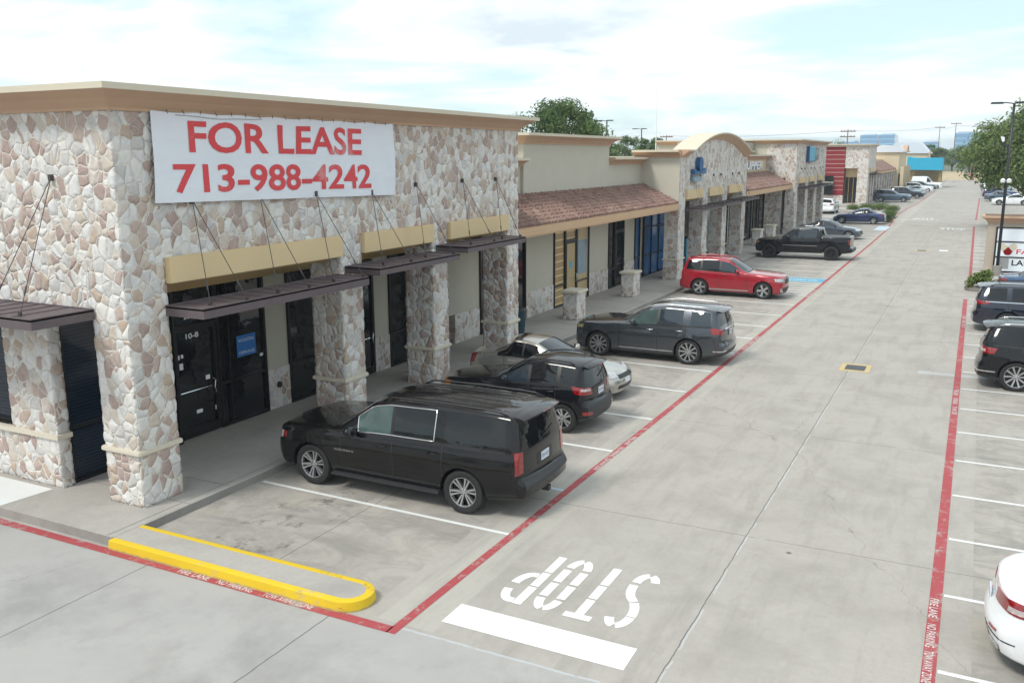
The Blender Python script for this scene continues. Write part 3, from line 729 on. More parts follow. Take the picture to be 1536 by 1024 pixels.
n.put(b.inputs['Base Color'], col); b.inputs['Roughness'].default_value = .85; n.put(b.inputs['Normal'], n.bump(n.noise(v, 30, 3), .3, .01)); M['roof_tile'] = m

def fascia(T, x, z, y0, y1, h=.34, back=BX):
    b = MB(); b.box(x - .16, x, y0, y1, z - .02, z + .0); b.box(x - .14, x - .02, y0, y1, z - h * .45, z - .02); b.box(x - .16, x - .04, y0, y1, z - h * .8, z - h * .45); b.box(x - .3, x - .08, y0, y1, z - h, z - h * .8)
    b.build('fascia', 'stucco_fascia', T)
    b = MB(); b.box(back + .03, x - .3, y0, y1, z - h + .01, z - h + .06); b.build('soffit', 'stucco_tan', T)
B = thing('tile_roof_shop', 'cream stucco shop row with red clay tile canopy roof next to the stone corner shop', 'building', (-15, 34.3, 0))
w = MB(); w.box(-24, BX, 27.1, 43.5, 3.5, 5.86); w.build('wall', 'stucco_wall', B)
w = MB(); w.box(-24, BX, 25.12, 27.1, 3.5, 5.86); w.build('wall', 'stucco_wall', B)
w = MB(); w.box(-19, BX + .12, 30.1, 38.8, 4.0, 6.7); w.build('raised_parapet', 'stucco_wall', B)
c = MB(); cornice_run(c, [(-19, 30.1), (BX + .12, 30.1), (BX + .12, 38.8), (-19, 38.8)], 6.66, 7.05, .45); c.build('cornice', ['stucco_cornice', 'stucco_cap'], B)
for (a, c_) in ((25.12, 30.08), (38.82, 43.5)):
    c = MB(); cornice_run(c, [(BX, a), (BX, c_)], 5.82, 6.16, .42); c.build('cornice', ['stucco_cornice', 'stucco_cap'], B)
b = MB(); b.box(-24, BX - .3, 25.2, 43.4, 5.6, 5.65); b.build('roof', 'stucco_grey', B)
tile_roof(B, BX + .1, 4.78, -13.02, 3.90, 25.12, 43.48)
fascia(B, -12.98, 3.93, 25.12, 43.48)
w = MB()
for (y0, y1) in ((30.4, 33.0), (36.7, 39.1), (41.12, 42.7)):
    w = MB(); w.box(BX - .3, BX + .02, y0, y1, 1.12, 3.55); w.build('stucco_panel', 'stucco_wall', B)
for (y0, y1) in ((30.45, 32.98), (36.72, 39.1), (41.1, 42.7)):
    w = MB(); w.gbox(BX - .3, BX + .05, y0, y1, .15, 1.13, .06); w.build('stone_base', 'stone_low', B)
storefront(B, 33.0, 34.1, .15, 3.55, (), (1.0,), 'paper_glass'); door(B, 34.12, 35.3, .18, 2.75, mat_='paper_plain'); storefront(B, 34.12, 35.3, 2.76, 3.55, mat_='paper_glass', frame='frame_blue')
storefront(B, 35.32, 36.7, .15, 3.55, (), (.95,), 'paper_plain', frame='frame_blue')
pst = MB(); pst.box(BX + .021, BX + .026, 35.5, 36.5, 1.25, 2.7); pst.build('window_poster', 'pale_glass', B)
pst = MB(); pst.lathe([(.001, .0), (.16, .0), (.16, .004), (.001, .005)], (BX + .045, 34.75, 1.75), 'x', 20); pst.build('sticker', 'handicap_blue', B)
storefront(B, 39.1, 39.9, .15, 3.55, (), (1.0,), 'shop_glass'); door(B, 39.92, 41.1, .18, 2.75); storefront(B, 39.92, 41.1, 2.76, 3.55)
storefront(B, 42.7, 43.45, .15, 3.55, (), (1.2,), 'blue_glass')
# ---------------------------------------------------------------- C: arched stone front
CX = -13.0
Cc = thing('arched_stone_shop', 'stone faced shop with curved arch parapet and small blue emblem', 'building', (-15, 50.8, 0))
def archz(y, z0=6.2, z1=7.15, ya=44.6, yb=57.0):
    t = (y - ya) / (yb - ya)
    if t <= 0 or t >= 1: return z0
    c = abs(2 * t - 1); R = (1 + ((z1 - z0) / ((yb - ya) / 2)) ** 2) * ((yb - ya) / 2) ** 2 / 2 / (z1 - z0)
    return z1 - (R - math.sqrt(max(0, R * R - (c * (yb - ya) / 2) ** 2)))
ys = [43.52] + [44.6 + 12.4 * i / 32 for i in range(33)] + [57.9]
w = MB(); w.prism([(43.52, 4.5)] + [(57.9, 4.5)] + [(y, archz(y)) for y in ys[::-1]], 'x', -13.6, CX); w.build('stone_wall', 'stone_far', Cc)
w = MB(); w.box(-24, -13.01, 43.50, 43.95, 3.9, 6.2); w.build('side_wall', 'stucco_wall', Cc)
w = MB(); w.box(-24, BX - .03, 43.96, 57.9, .15, 6.1); w.box(-24, BX, 43.3, 43.95, .15, 3.89); w.build('back_wall', 'stucco_wall', Cc)
cm = MB()
prof = [(0, -.06, 0), (.06, -.04, 0), (.2, .08, 0), (.40, .22, 0), (.46, .25, 1), (.46, .31, 1), (-.75, .31, 1)]
for y0, y1 in zip(ys[:-1], ys[1:]):
    for (o0, h0, k0), (o1, h1, k1) in zip(prof[:-1], prof[1:]):
        cm.face([(CX + o0, y0, archz(y0) + h0), (CX + o0, y1, archz(y1) + h0), (CX + o1, y1, archz(y1) + h1), (CX + o1, y0, archz(y0) + h1)], k1)
for y in (ys[0], ys[-1]): cm.face([(CX + o, y, archz(y) + h) for o, h, k in prof] + [(CX - .75, y, archz(y) - .06)], 0)
cm.build('arch_cornice', ['stucco_cornice', 'stucco_cap'], Cc)
c = MB(); cornice_run(c, [(-15.35, 43.5), (CX + .02, 43.5)], 6.14, 6.50, .44); c.build('cornice', ['stucco_cornice', 'stucco_cap'], Cc)
PC = [(43.52, 44.6), (47.9, 48.9), (52.1, 53.1), (56.9, 57.9)]
for y0, y1 in PC: pillar(Cc, CX - .72, CX, y0, y1, 4.5, 'stone_far')
for (a, c_), i in zip(((44.6, 47.6), (48.9, 51.8), (53.2, 56.6)), range(3)):
    b = MB(); b.box(CX - .4, CX + .1, a + .01, c_ - .01, 4.07, 4.52); b.build('beam', 'stucco_beam', Cc)
    yo = (.2, .0, .0)[i]
    awning(Cc, CX + .02, CX + .95, a - .3 + yo, c_ + .9, 3.52 + i * .04, 3.66 + i * .04, [(CX + .04, a + .8, 5.2, [(CX + .75, a + .3), (CX + .75, a + 1.1)]), (CX + .04, a + 2.4, 5.2, [(CX + .75, a + 1.9), (CX + .75, a + 2.8)])])
b = MB(); b.box(BX + .02, CX - .41, 44.0, 57.8, 3.9, 4.05); b.build('soffit', 'stucco_tan', Cc)
storefront(Cc, 44.0, 47.8, .15, 3.9, (45.2, 46.4), (1.2, 2.6), 'blue_glass', X=BX + .02); storefront(Cc, 49.2, 52.6, .15, 3.9, (50.6,), (2.6,), 'shop_glass', X=BX + .02); storefront(Cc, 53.6, 57.6, .15, 3.9, (55,), (1.2,), 'pale_glass', X=BX + .02)
sg = thing('emblem_sign', 'blue flame shaped emblem sign on the arched stone front', 'sign', (CX + .1, 46.4, 5.0))
b = MB(); b.prism([(45.30, 4.93), (46.75, 4.93), (46.75, 5.18), (45.30, 5.18)], 'x', CX + .03, CX + .18); b.build('base_bar', 'pale_glass', sg)
b = MB(); b.prism([(45.35, 5.30), (47.55, 5.30), (47.55, 5.58), (47.3, 5.60), (47.0, 5.46), (45.75, 5.46), (45.6, 5.58), (45.35, 5.52)], 'x', CX + .03, CX + .22); b.build('cup', 'blue_glass', sg)
b = MB(); b.prism([(46.45 + .42 * cos(a) * (1 if cos(a) > 0 else .8), 5.80 + .36 * sin(a)) for a in [2 * pi * i / 20 for i in range(20)]], 'x', CX + .03, CX + .24); b.build('flame', ['blue_glass'], sg)

# ---------------------------------------------------------------- D: second tile roof
D = thing('lettered_tile_shop', 'shop under a faded tile canopy with tall pale letters on its upper wall', 'building', (-15, 65.7, 0))
w = MB(); w.box(-24, BX, 57.92, 73.4, 3.5, 5.95); w.build('wall', 'stucco_cream', D)
w = MB(); w.box(-20, -16, 66, 80, 5.9, 7.2); w.build('raised_parapet', 'stucco_grey', D)
c = MB(); cornice_run(c, [(BX, 57.92), (BX, 73.4)], 5.9, 6.28, .4); c.build('cornice', ['stucco_cornice', 'stucco_cap'], D)
tile_roof(D, BX + .1, 4.95, -13.0, 3.98, 57.95, 73.4, pitch=.32, rows=6, seam=6)
fascia(D, -12.95, 4.0, 57.95, 73.4)
w = MB(); w.box(BX - .3, BX, 57.95, 73.4, .15, 3.5); w.build('stucco_panel', 'stucco_wall', D)
for i, (y0, y1, m_) in enumerate(((58.4, 59.5, 'shop_glass'), (60, 61.3, 'pale_glass'), (62, 63, 'shop_glass'), (63.4, 65.2, 'pale_glass'), (66, 68.6, 'shop_glass'), (69.2, 70.6, 'shop_glass'), (71.2, 73, 'shop_glass'))): storefront(D, y0, y1, .15, 3.6, (), (2.7,), m_, X=BX + .02)
for y, r_ in ((60.5, .32), (64.2, .42)):
    b = MB(); b.lathe([(.001, .11), (.45 * r_ / .42, .11), (.45 * r_ / .42, .112)], (BX, y, 1.35), 'x', 20); b.build('red_decal', 'lamp_red', D)
ls = MB()
text_to(ls, 'UPPER', 5.4, .62, lambda u, v_, d: (BX + .04 + d, 69.1 + u, 5.5 + v_), .03, 1.1, .06); ls = ls.build('channel_letters', ['white_paint'], None, origin=(BX, 69.1, 5.5)); tag(ls, 'tall narrow white letters mounted above the faded tile canopy', 'sign')
lb = MB(); text_to(lb, 'UPPER', 5.4, .62, lambda u, v_, d: (BX + .02 + d * .1, 69.0 + u, 5.5 + v_), .06, 1.1, .05); lb.build('letter_return', 'blue_glass', ls, origin=(BX, 69.1, 5.5))
# ---------------------------------------------------------------- E: stone front with sign
EX = -12.7
E_ = thing('square_stone_shop', 'square stone shop front with blue sign and three stone columns', 'building', (-15, 81, 0))
w = MB(); w.box(-15.0, EX, 73.45, 88.5, 4.5, 7.16); w.box(-15.0, -13.7, 73.46, 74.4, .15, 4.49); w.build('stone_wall', 'stone_far', E_)
w = MB(); w.box(-24, -15.01, 73.47, 88.5, .15, 7.1); w.build('back_wall', 'stucco_wall', E_)
c = MB(); cornice_run(c, [(-24, 73.45), (EX, 73.45), (EX, 88.5), (-24, 88.5)], 7.1, 7.46, .42); c.build('cornice', ['stucco_cornice', 'stucco_cap'], E_)
for y0, y1 in ((73.46, 74.8), (78.2, 79.6), (82.8, 84.2), (87.1, 88.5)): pillar(E_, EX - .75, EX, y0, y1, 4.5, 'stone_far')
for a, c_ in ((74.8, 78.2), (79.6, 82.8), (84.2, 87.1)):
    b = MB(); b.box(EX - .4, EX + .1, a + .01, c_ - .01, 4.05, 4.5); b.build('beam', 'stucco_beam', E_)
    awning(E_, EX + .02, EX + .95, a - .3, c_ + .5, 3.62, 3.76, [(EX + .04, a + .8, 5.2, [(EX + .75, a + .4), (EX + .75, a + 1.2)]), (EX + .04, a + 2.4, 5.2, [(EX + .75, a + 2.0), (EX + .75, a + 2.8)])])
    storefront(E_, a - .4, c_ + .4, .15, 3.7, ((a + c_) / 2,), (), 'shop_glass', X=BX + .05)
sb = MB(); sb.box(EX + .03, EX + .26, 77.7, 80.6, 5.7, 6.95); sb = sb.build('shop_sign', 'blue_glass', None, origin=(EX, 80, 6)); tag(sb, 'blue and black box sign high on the square stone front', 'sign')
q = MB(); q.box(EX + .03, EX + .24, 80.61, 82.7, 5.85, 6.85); q.build('dark_panel', 'frame_blue', sb, origin=(EX, 80, 6))
q = MB(); q.box(EX + .261, EX + .268, 77.8, 80.5, 5.8, 6.9); q.build('sign_face', 'handicap_blue', sb, origin=(EX, 80, 6))
q = MB()
for k in range(4): q.box(EX + .241, EX + .248, 80.9 + .42 * k, 81.1 + .42 * k, 6.0, 6.7)
q.build('sign_lettering', 'pale_glass', sb, origin=(EX, 80, 6))
# ---------------------------------------------------------------- F: red clad shop beyond the drive
F = thing('red_clad_shop', 'stone shop with striped dark red panel wall and tall glass entrance', 'building', (-15.5, 128, 0))
w = MB(); w.box(-18.4, -15.45, 124.02, 133, .15, 1.2); w.box(-15.4, -12.6, 124.03, 133, 4.6, 7.3); w.box(-13.85, -12.6, 124.04, 125.2, .15, 4.6); w.build('stone_wall', 'stone_far', F)
w = MB(); w.box(-18.2, -15.45, 124.0, 132.9, 1.2, 7.35); rp = w.build('red_panel', 'stucco_red', F)
w = MB()
for k in range(10): w.box(-18.21, -15.44, 123.98, 124.01, 1.86 + k * .55, 1.90 + k * .55)
w.build('joint_strips', 'stucco_cap', rp)
w = MB(); w.box(-24, -15.45, 124.6, 132.95, .15, 7.0); w.build('back_wall', 'stucco_wall', F)
c = MB(); cornice_run(c, [(-18.4, 123.98), (-12.6, 123.98), (-12.6, 133), (-18.4, 133)], 7.3, 7.62, .42); c.build('cornice', ['stucco_cap', 'stucco_cap'], F)
w = MB(); w.box(-15.4, -13.86, 125.0, 125.3, 3.5, 4.6); w.build('stucco_panel', 'stucco_beam', F)
storefront(F, -15.42, -13.87, .15, 3.5, (-14.95, -14.4), (), 'shop_glass', X=125.0, axis='y', frame='stucco_tan')
w = MB(); w.box(-17.95, -16.7, 123.7, 123.99, 1.25, 3.65); w.build('window', 'shop_glass', F)
w = MB(); w.box(-18.0, -16.6, 122.9, 123.69, 2.55, 2.9); w.build('awning', 'stucco_grey', F)
for k in range(3): pillar(F, -13.55, -12.6, 125.3 + k * 2.9, 126.3 + k * 2.9, 4.5, 'stone_far', None)
w = MB(); w.box(-13, -12.5, 126.3, 132.9, 4.1, 4.6); w.build('beam', 'stucco_beam', F)
awning(F, -12.58, -11.7, 125.5, 132.5, 3.75, 3.9, [])
storefront(F, 125.4, 133, .15, 3.8, (127.4, 129.4, 131.3), (), 'shop_glass', X=-15.2)
# ---------------------------------------------------------------- G: row further on
G = thing('far_tile_shop', 'distant shop with brown tiled canopy past the red clad shop', 'building', (-15, 148, 0))
w = MB(); w.box(-24, -14.5, 133.1, 164, .15, 5.6); w.build('wall', 'stucco_cream', G)
tile_roof(G, -14.4, 5.2, -12.4, 4.0, 133.1, 164, pitch=.5, rows=4, seam=4)
fascia(G, -12.35, 4.0, 133.1, 164, back=-14.5)
for k in range(8): pillar(G, -13.2, -12.5, 134.5 + k * 3.9, 135.2 + k * 3.9, 3.7, 'stone_far', None)
for k in range(7): storefront(G, 135.6 + k * 3.9, 138 + k * 3.9, .15, 3.4, (136.8 + k * 3.9,), (), 'shop_glass' if k != 1 else 'blue_glass', X=-14.48)
b = MB(); b.box(-15.2, -14.6, 134, 136, 5.65, 6.3); b.build('sign_box', 'blue_glass', G)
Gb = thing('gable_shop', 'cream shop with metal gable roof and a curved orange trimmed porch roof', 'building', (-14, 172, 0))
w = MB(); w.box(-20, -12, 164.1, 180, .15, 6.7); w.build('wall', 'stucco_cream', Gb)
w = MB(); w.prism([(-20, 6.7), (-11.4, 6.7), (-11.4, 6.9), (-12.0, 7.7), (-14.5, 7.9), (-20, 7.9)], 'y', 163.7, 180.4); w.build('roof', 'plate', Gb)
w = MB(); w.prism([(165 + 6.5 * i / 12 + 2.5, 6.75 + 1.1 * sin(pi * i / 12)) for i in range(13)], 'x', -12.3, -11.3); w.build('porch_roof', 'stucco_cream', Gb)
w = MB()
for i in range(12):
    y0, y1 = 167.5 + 6.5 * i / 12, 167.5 + 6.5 * (i + 1) / 12; za, zb = 6.76 + 1.12 * sin(pi * i / 12), 6.76 + 1.12 * sin(pi * (i + 1) / 12)
    w.face([(-11.9, y0, za), (-11.2, y0, za), (-11.2, y1, zb), (-11.9, y1, zb)])
w.build('porch_trim', 'stucco_cornice', Gb)
for k in range(5): storefront(Gb, 165 + k * 3, 167.3 + k * 3, .15, 3.2, (), (), 'shop_glass', X=-11.99)
for k in range(6): pillar(Gb, -11.7, -11.2, 164.5 + k * 3, 165.1 + k * 3, 4.4, 'stucco_cream', None)
Gc = thing('orange_gable_shop', 'pale orange shop with white hipped roof behind the teal canopy', 'building', (-12, 214, 0))
w = MB(); w.box(-18, -9.9, 208, 222, .15, 6.6); w.build('wall', 'stucco_cream', Gc)
w = MB(); w.prism([(-18.4, 6.6), (-9.5, 6.6), (-11.5, 8.8), (-16, 8.8)], 'y', 207.6, 222.4); w.build('roof', 'plate', Gc)
w = MB(); w.prism([(-9.7, 5.9), (-9.4, 5.8), (-9.2, 7.0), (-9.5, 7.1)], 'y', 207.5, 208.0); w.build('gable_trim', 'stucco_cornice', Gc)
Cn = thing('teal_canopy', 'bright teal awning canopy over a drive entrance', 'canopy', (-9.7, 197, 0))
w = MB(); w.prism([(-12.8, 3.45), (-6.45, 3.35), (-6.5, 5.7), (-8, 5.72), (-11.6, 5.72), (-12.75, 5.95)], 'y', 195, 203)
M['teal_cloth'] = simple('teal_cloth', (.012, .36, .56), .6, 0, .1, 1.5)
w.build('canopy_cloth', 'teal_cloth', Cn)
for x in (-12.4, -11.6, -6.8): pillar(Cn, x - .2, x + .25, 196, 196.5, 3.4, 'stucco_tan', None)
w = MB(); w.box(-12.6, -6.6, 202, 202.4, 0, 3.3); w.build('back_wall', 'stucco_tan', Cn)
ew = thing('end_wall', 'low cream boundary wall closing the far end of the lane', 'wall', (-5, 260, 0))
w = MB(); w.box(-30, -2.6, 259.8, 260.2, 0, 2.0); w.box(-.6, 1.6, 259.8, 260.2, 0, 2.0); w.build('panel', 'stucco_cream', ew); w = MB(); w.box(-30, -2.6, 259.7, 260.3, 2.0, 2.12); w.box(-2.6, -.6, 259.9, 260.1, .1, 1.9); w.build('coping', 'stucco_cap', ew)
gp = MB(); gp.box(-2.0, -1.4, 259.4, 259.75, 0, 3.7); tag(gp.build('red_gate_post', 'stucco_red', origin=(-1.7, 259.6, 0)), 'tall dark red post standing at the far end wall', 'post')
# ================================================================ cars
def lerp(tab, x):
    if x <= tab[0][0]: return tab[0][1]
    for (a, va), (b, vb) in zip(tab[:-1], tab[1:]):
        if x <= b: return va + (vb - va) * (x - a) / (b - a) if b > a else vb
    return tab[-1][1]
def soft(tab, x, w=.09):
    return sum(lerp(tab, x + w * k / 3) * c for k, c in zip(range(-3, 4), (1, 2, 3, 4, 3, 2, 1))) / 16
LOWF = [0, .035, .09, .17, .26, .36, .46, .56, .66, .75, .83, .90, .95, 1.0]
GLF = [0, .09, .3, .52, .74, .9, 1.0]
ROOFS = [0, .07, .2, .4, .6, .8, 1.0]
def wheel_mesh(style, r, w, rr):
    """tyre (as wheel) and rim, axis along y, outer face at +y"""
    t = MB(); h = w / 2
    t.lathe([(rr - .005, -h * .8), (rr + .02, -h * .96), (r * .88, -h), (r * .96, -h * .93), (r * .992, -h * .72), (r, -h * .35), (r * .985, -h * .33), (r * .985, -h * .29), (r, -h * .27), (r, h * .27), (r * .985, h * .29), (r * .985, h * .33), (r, h * .35), (r * .992, h * .72), (r * .96, h * .93), (r * .88, h), (rr + .02, h * .96), (rr - .005, h * .8)], (0, 0, 0), 'y', 40)
    m = MB(); m.k = 1
    m.lathe([(.001, h * .1), (rr * .95, h * .05), (rr * .97, -h * .8)], (0, 0, 0), 'y', 32)     # dark brake void
    m.k = 0
    m.lathe([(rr * .955, h * .3), (rr * .94, h * .78), (rr * .965, h * .9), (rr * 1.0, h * .92), (rr * 1.015, h * .82)], (0, 0, 0), 'y', 40)
    ns, tw, pair = {'six': (6, .05, .13), 'five': (5, .15, 0), 'twin5': (5, .075, .17), 'ten': (10, .06, 0), 'multi': (8, .10, 0), 'cover': (7, .16, 0)}[style]
    for k in range(ns):
        for sgn in ((-1, 1) if pair else (0,)):
            a = 2 * pi * k / ns + .2
            def pt(rad, off, y): return (rad * cos(a) - off * sin(a), y, rad * sin(a) + off * cos(a))
            o0, o1 = sgn * pair * rr * .30, sgn * pair * rr * 1.15
            wi, wo = tw * rr * .9, tw * rr * 1.25
            for s_, (w0, w1, y0, y1) in enumerate([(wi, wo, h * .62, h * .86)]):
                A_ = [pt(rr * .16, o0 - w0, y0), pt(rr * .96, o1 - w1, y1), pt(rr * .96, o1 + w1, y1), pt(rr * .16, o0 + w0, y0)]
                B_ = [pt(rr * .16, o0 - w0 * 1.3, y0 - .05), pt(rr * .96, o1 - w1 * 1.3, y1 - .06), pt(rr * .96, o1 + w1 * 1.3, y1 - .06), pt(rr * .16, o0 + w0 * 1.3, y0 - .05)]
                m.face(A_); m.face([A_[0], B_[0], B_[1], A_[1]]); m.face([A_[2], B_[2], B_[3], A_[3]])
    m.lathe([(rr * .24, h * .45), (rr * .22, h * .66), (rr * .12, h * .72), (.001, h * .72)], (0, 0, 0), 'y', 20)
    m.k = 1
    for k in range(5):
        a = 2 * pi * k / 5; m.sphere((rr * .17 * cos(a), h * .70, rr * .17 * sin(a)), .011, 5)
    return t, m

def make_car(label, paintm, sp, loc, rz, name='parked_car', cat='car', group=None, glass_side='car_glass'):
    g = sp.get
    L, W, wb, fo, r = sp['L'], sp['W'] / 2, sp['wb'], sp['fo'], sp['r']
    xf = fo + wb / 2
    cowl, rf = sp['ws']; rg = g('rg'); wins = sp['wins']; suv = g('suv', False)
    top, belt, zl = sp['top'], sp['belt'], g('zl', [(0, .26), (.5, .22), (L - .6, .24), (L, .34)])
    wr = sp['wr']; seams = g('seams', [])
    # stations
    key = {0., .05, .11, .18, L, L - .05, L - .11, L - .18, cowl, rf}
    if rg: key |= {rg[0], rg[1]}
    for a, b in wins: key |= {a, b}
    for s in seams: key |= {s - .008, s + .008}
    key = sorted(k for k in key if 0 <= k <= L); st = [key[0]]
    for a, b in zip(key[:-1], key[1:]):
        n = max(1, int(math.ceil((b - a) / .062)))
        st += [a + (b - a) * i / n for i in range(1, n + 1)]
    def planf(t):
        d = L - t
        v = 1 - g('pf', .09) * max(0, 1 - t / .75) ** 2 - g('pr', .06) * max(0, 1 - d / .65) ** 2 - .07 * max(0, 1 - t / .16) ** 2 - .06 * max(0, 1 - d / .15) ** 2
        return v
    nose, tail = g('nose', [(.2, .06), (.5, 0), (.7, .03), (1.1, .2)]), g('tail', [(.2, .06), (.5, 0), (.75, .05), (1.8, .35)])
    bf, br = g('bf', .22), g('br', .13); ff, fr = g('ff', .95), g('fr', .95)
    wsb = g('wsb', .16)
    def deform(t, y, z, yfrac):
        x = t
        wf = max(0, 1 - t / ff) ** 2; wk = max(0, 1 - (L - t) / fr) ** 2
        x += wf * (lerp(nose, z) + bf * abs(y / W) ** 2.4)
        x -= wk * (lerp(tail, z) + br * abs(y / W) ** 2.4)
        mid = (cowl + rf) / 2; k = max(0, 1 - abs(t - mid) / ((rf - cowl) * .5 + .45))
        x += wsb * k * (abs(y / W) ** 2 - .35)
        if rg:
            mid = (rg[0] + rg[1]) / 2; k = max(0, 1 - abs(t - mid) / ((rg[1] - rg[0]) * .5 + .4)); x -= .1 * k * (abs(y / W) ** 2 - .35)
        return (xf - x, y, z)
    lean = g('lean', [])
    def column(t):
        Wt = W * planf(t); zb = soft(belt, t); zt = max(soft(top, t, g('ts', .09)), zb + .035); z0 = lerp(zl, t)
        ze = zt - min(g('drop', .075), (zt - zb) * .45); ye = W * soft(wr, t, .12) * min(1, planf(t) + .02)
        pts = [(('u', 0), Wt * .72, z0 + .03)]
        fl = 0
        for c in (fo, fo + wb): fl = max(fl, max(0, 1 - abs(t - c) / (r + .22)) ** .7 if abs(t - c) < r + .22 else 0)
        for f in LOWF:
            z = z0 + (zb - z0) * f
            s = lerp([(0, .935), (.1, .965), (.3, .985), (.55, 1.0), (.72, .998), (.84, .985), (.93, .97), (1, .945)], f)
            s += (.016 * fl * (1 - abs(f - .5)) - .006) * g('flare', 1)
            if g('crease') and abs(f - g('crease')) < .05: s += .012
            pts.append((('low', f), Wt * s, z))
        y0 = Wt * .945; y1 = min(ye, y0)
        for q in GLF[1:]:
            pts.append((('gl', q), y0 + (y1 - y0) * (q ** 1.25), zb + (ze - zb) * q))
        for s in ROOFS[1:]:
            pts.append((('rf', s), y1 * (1 - s), ze + (zt - ze) * (1 - (1 - s) ** 2.3)))
        return pts
    cols = [column(t) for t in st]
    kinds = [p[0] for p in cols[0]]; J = len(kinds); je = 1 + len(LOWF) + len(GLF) - 2; K = len(ROOFS) - 1
    verts = []; weld = {}
    def vid(p):
        k = (round(p[0], 4), round(p[1], 4), round(p[2], 4))
        if k not in weld: weld[k] = len(verts); verts.append(p)
        return weld[k]
    P = {}
    for i, t in enumerate(st):
        for j, (kd, y, z) in enumerate(cols[i]):
            for s in (1, -1):
                # leaning pillars: glass rows sheared along the car
                tt = t
                if kd[0] in ('gl',) and lean: tt = t - lerp(lean, t) * kd[1]
                elif kd[0] == 'rf' and lean: tt = t - lerp(lean, t)
                P[i, j, s] = vid(deform(tt, y * s, z, 0))
    faces = []   # (verts, key)
    wlo, whi = (min(a for a, b in wins), max(b for a, b in wins)) if wins else (0, 0)
    clad = g('clad', .0)
    seamset = seams
    def cls_side(t, f):
        for s in seamset:
            if abs(t - s) < .009 and f > .12: return ('body', 1)
        if f < clad: return ('body', 2)
        for i_, (a, b) in enumerate(zip(seams[:-1], seams[1:])):
            if a < t < b and f > .12: return ('door%d' % i_, 0)
        return ('body', 0)
    for i in range(len(st) - 1):
        t = (st[i] + st[i + 1]) / 2
        for s in (1, -1):
            for j in range(J - 1):
                kd, q0 = kinds[j]; kd1, q1 = kinds[j + 1]
                key = ('body', 0)
                if kd == 'u': key = ('body', 1)
                elif kd1 == 'low': key = cls_side(t, (q0 + q1) / 2)
                elif kd1 == 'gl':
                    qa = (0 if kd == 'low' else q0); qm = (qa + q1) / 2
                    inside = [k for k, (a, b) in enumerate(wins) if a < t < b]
                    if .09 < qm < .9 and inside: key = ('win%d' % inside[0], 0)
                    elif wlo - .03 < t < whi + .03 and qm < .09: key = ('body', 3 if t < g('chrome_to', 0) else 1)
                    elif wlo < t < whi and .09 < qm < .9: key = ('body', 1 if any(abs(b - t) < .1 for a, b in wins[:-1]) and any(abs(a - t) < .1 for a, b in wins[1:]) else 0)
                    elif wlo < t < whi and qm > .9 and t < g('chrome_to', 0): key = ('body', 3)
                else:
                    sm = ((0 if kd == 'gl' else q0) + q1) / 2
                    if cowl < t < rf and sm > .07: key = ('windshield', 0)
                    elif cowl - .1 < t < cowl and sm > .07: key = ('body', 1)
                    elif rg and rg[0] < t < rg[1] and sm > .07: key = ('rear_window', 0)
                    elif g('pano') and g('pano')[0] < t < g('pano')[1] and sm > .2: key = ('rear_window' if 0 else 'body', 1)
                    elif g('bed') and g('bed')[0] < t < g('bed')[1] and sm > .13: key = ('body', 1)
                v = [P[i, j, s], P[i + 1, j, s], P[i + 1, j + 1, s], P[i, j + 1, s]]
                faces.append((v, key, 'side' if kd1 == 'low' or kd == 'u' else ''))
    # end caps
    for end, i in (('F', 0), ('R', len(st) - 1)):
        t = st[i]
        for s in (1, -1):
            rows = []
            for j in range(1, je + 1):
                kd, y, z = cols[i][j]
                tt = t - (lerp(lean, t) * (kd[1] if kd[0] == 'gl' else 0) if lean else 0)
                if j == je: row = [P[i, j + k, s] for k in range(K + 1)]
                else:
                    zc = (cols[i][je + K][2] - cols[i][je][2]) * max(0, (z - cols[i][1][2]) / max(.01, cols[i][je][2] - cols[i][1][2])) ** 3
                    row = [P[i, j, s]] + [vid(deform(tt, y * (1 - q) * s, z + zc * (1 - (1 - q) ** 2.3), 0)) for q in ROOFS[1:]]
                rows.append(row)
            for jj in range(len(rows) - 1):
                kd, q0 = kinds[jj + 1]; kd1, q1 = kinds[jj + 2]
                for k in range(K):
                    sm = (ROOFS[k] + ROOFS[k + 1]) / 2; key = ('body', 0)
                    if kd1 == 'low':
                        f = (q0 + q1) / 2
                        if f < max(clad, g('cladR', 0) if end == 'R' else g('cladF', 0)): key = ('body', 2)
                        elif end == 'R' and f > g('gate_f', .42) and sm > .07: key = ('tailgate' if suv else 'trunk_lid', 0)
                    elif suv and end == 'R':
                        qm = ((0 if kd == 'low' else q0) + q1) / 2
                        if .09 < qm < .9 and sm > .10: key = ('rear_window', 0)
                        elif sm > .07: key = ('tailgate', 0)
                    faces.append(([rows[jj][k], rows[jj][k + 1], rows[jj + 1][k + 1], rows[jj + 1][k]], key, ''))
    # wheel arches
    ra = r + g('gap', .055)
    cen = [(wb / 2, r), (-wb / 2, r)]
    keep = []
    cut = {0: [], 1: []}
    for v, key, sd in faces:
        cx = sum(verts[q][0] for q in v) / 4; cz = sum(verts[q][2] for q in v) / 4
        hit = None
        if sd:
            for w_, (wx, wz) in enumerate(cen):
                if (cx - wx) ** 2 + (cz - wz) ** 2 < (ra) ** 2 or (abs(cx - wx) < ra * .985 and cz < wz): hit = w_
        if hit is None: keep.append((v, key))
        else: cut[hit].append(v)
    kept = set(q for v, k in keep for q in v)
    lips = {}
    ring_e = {}
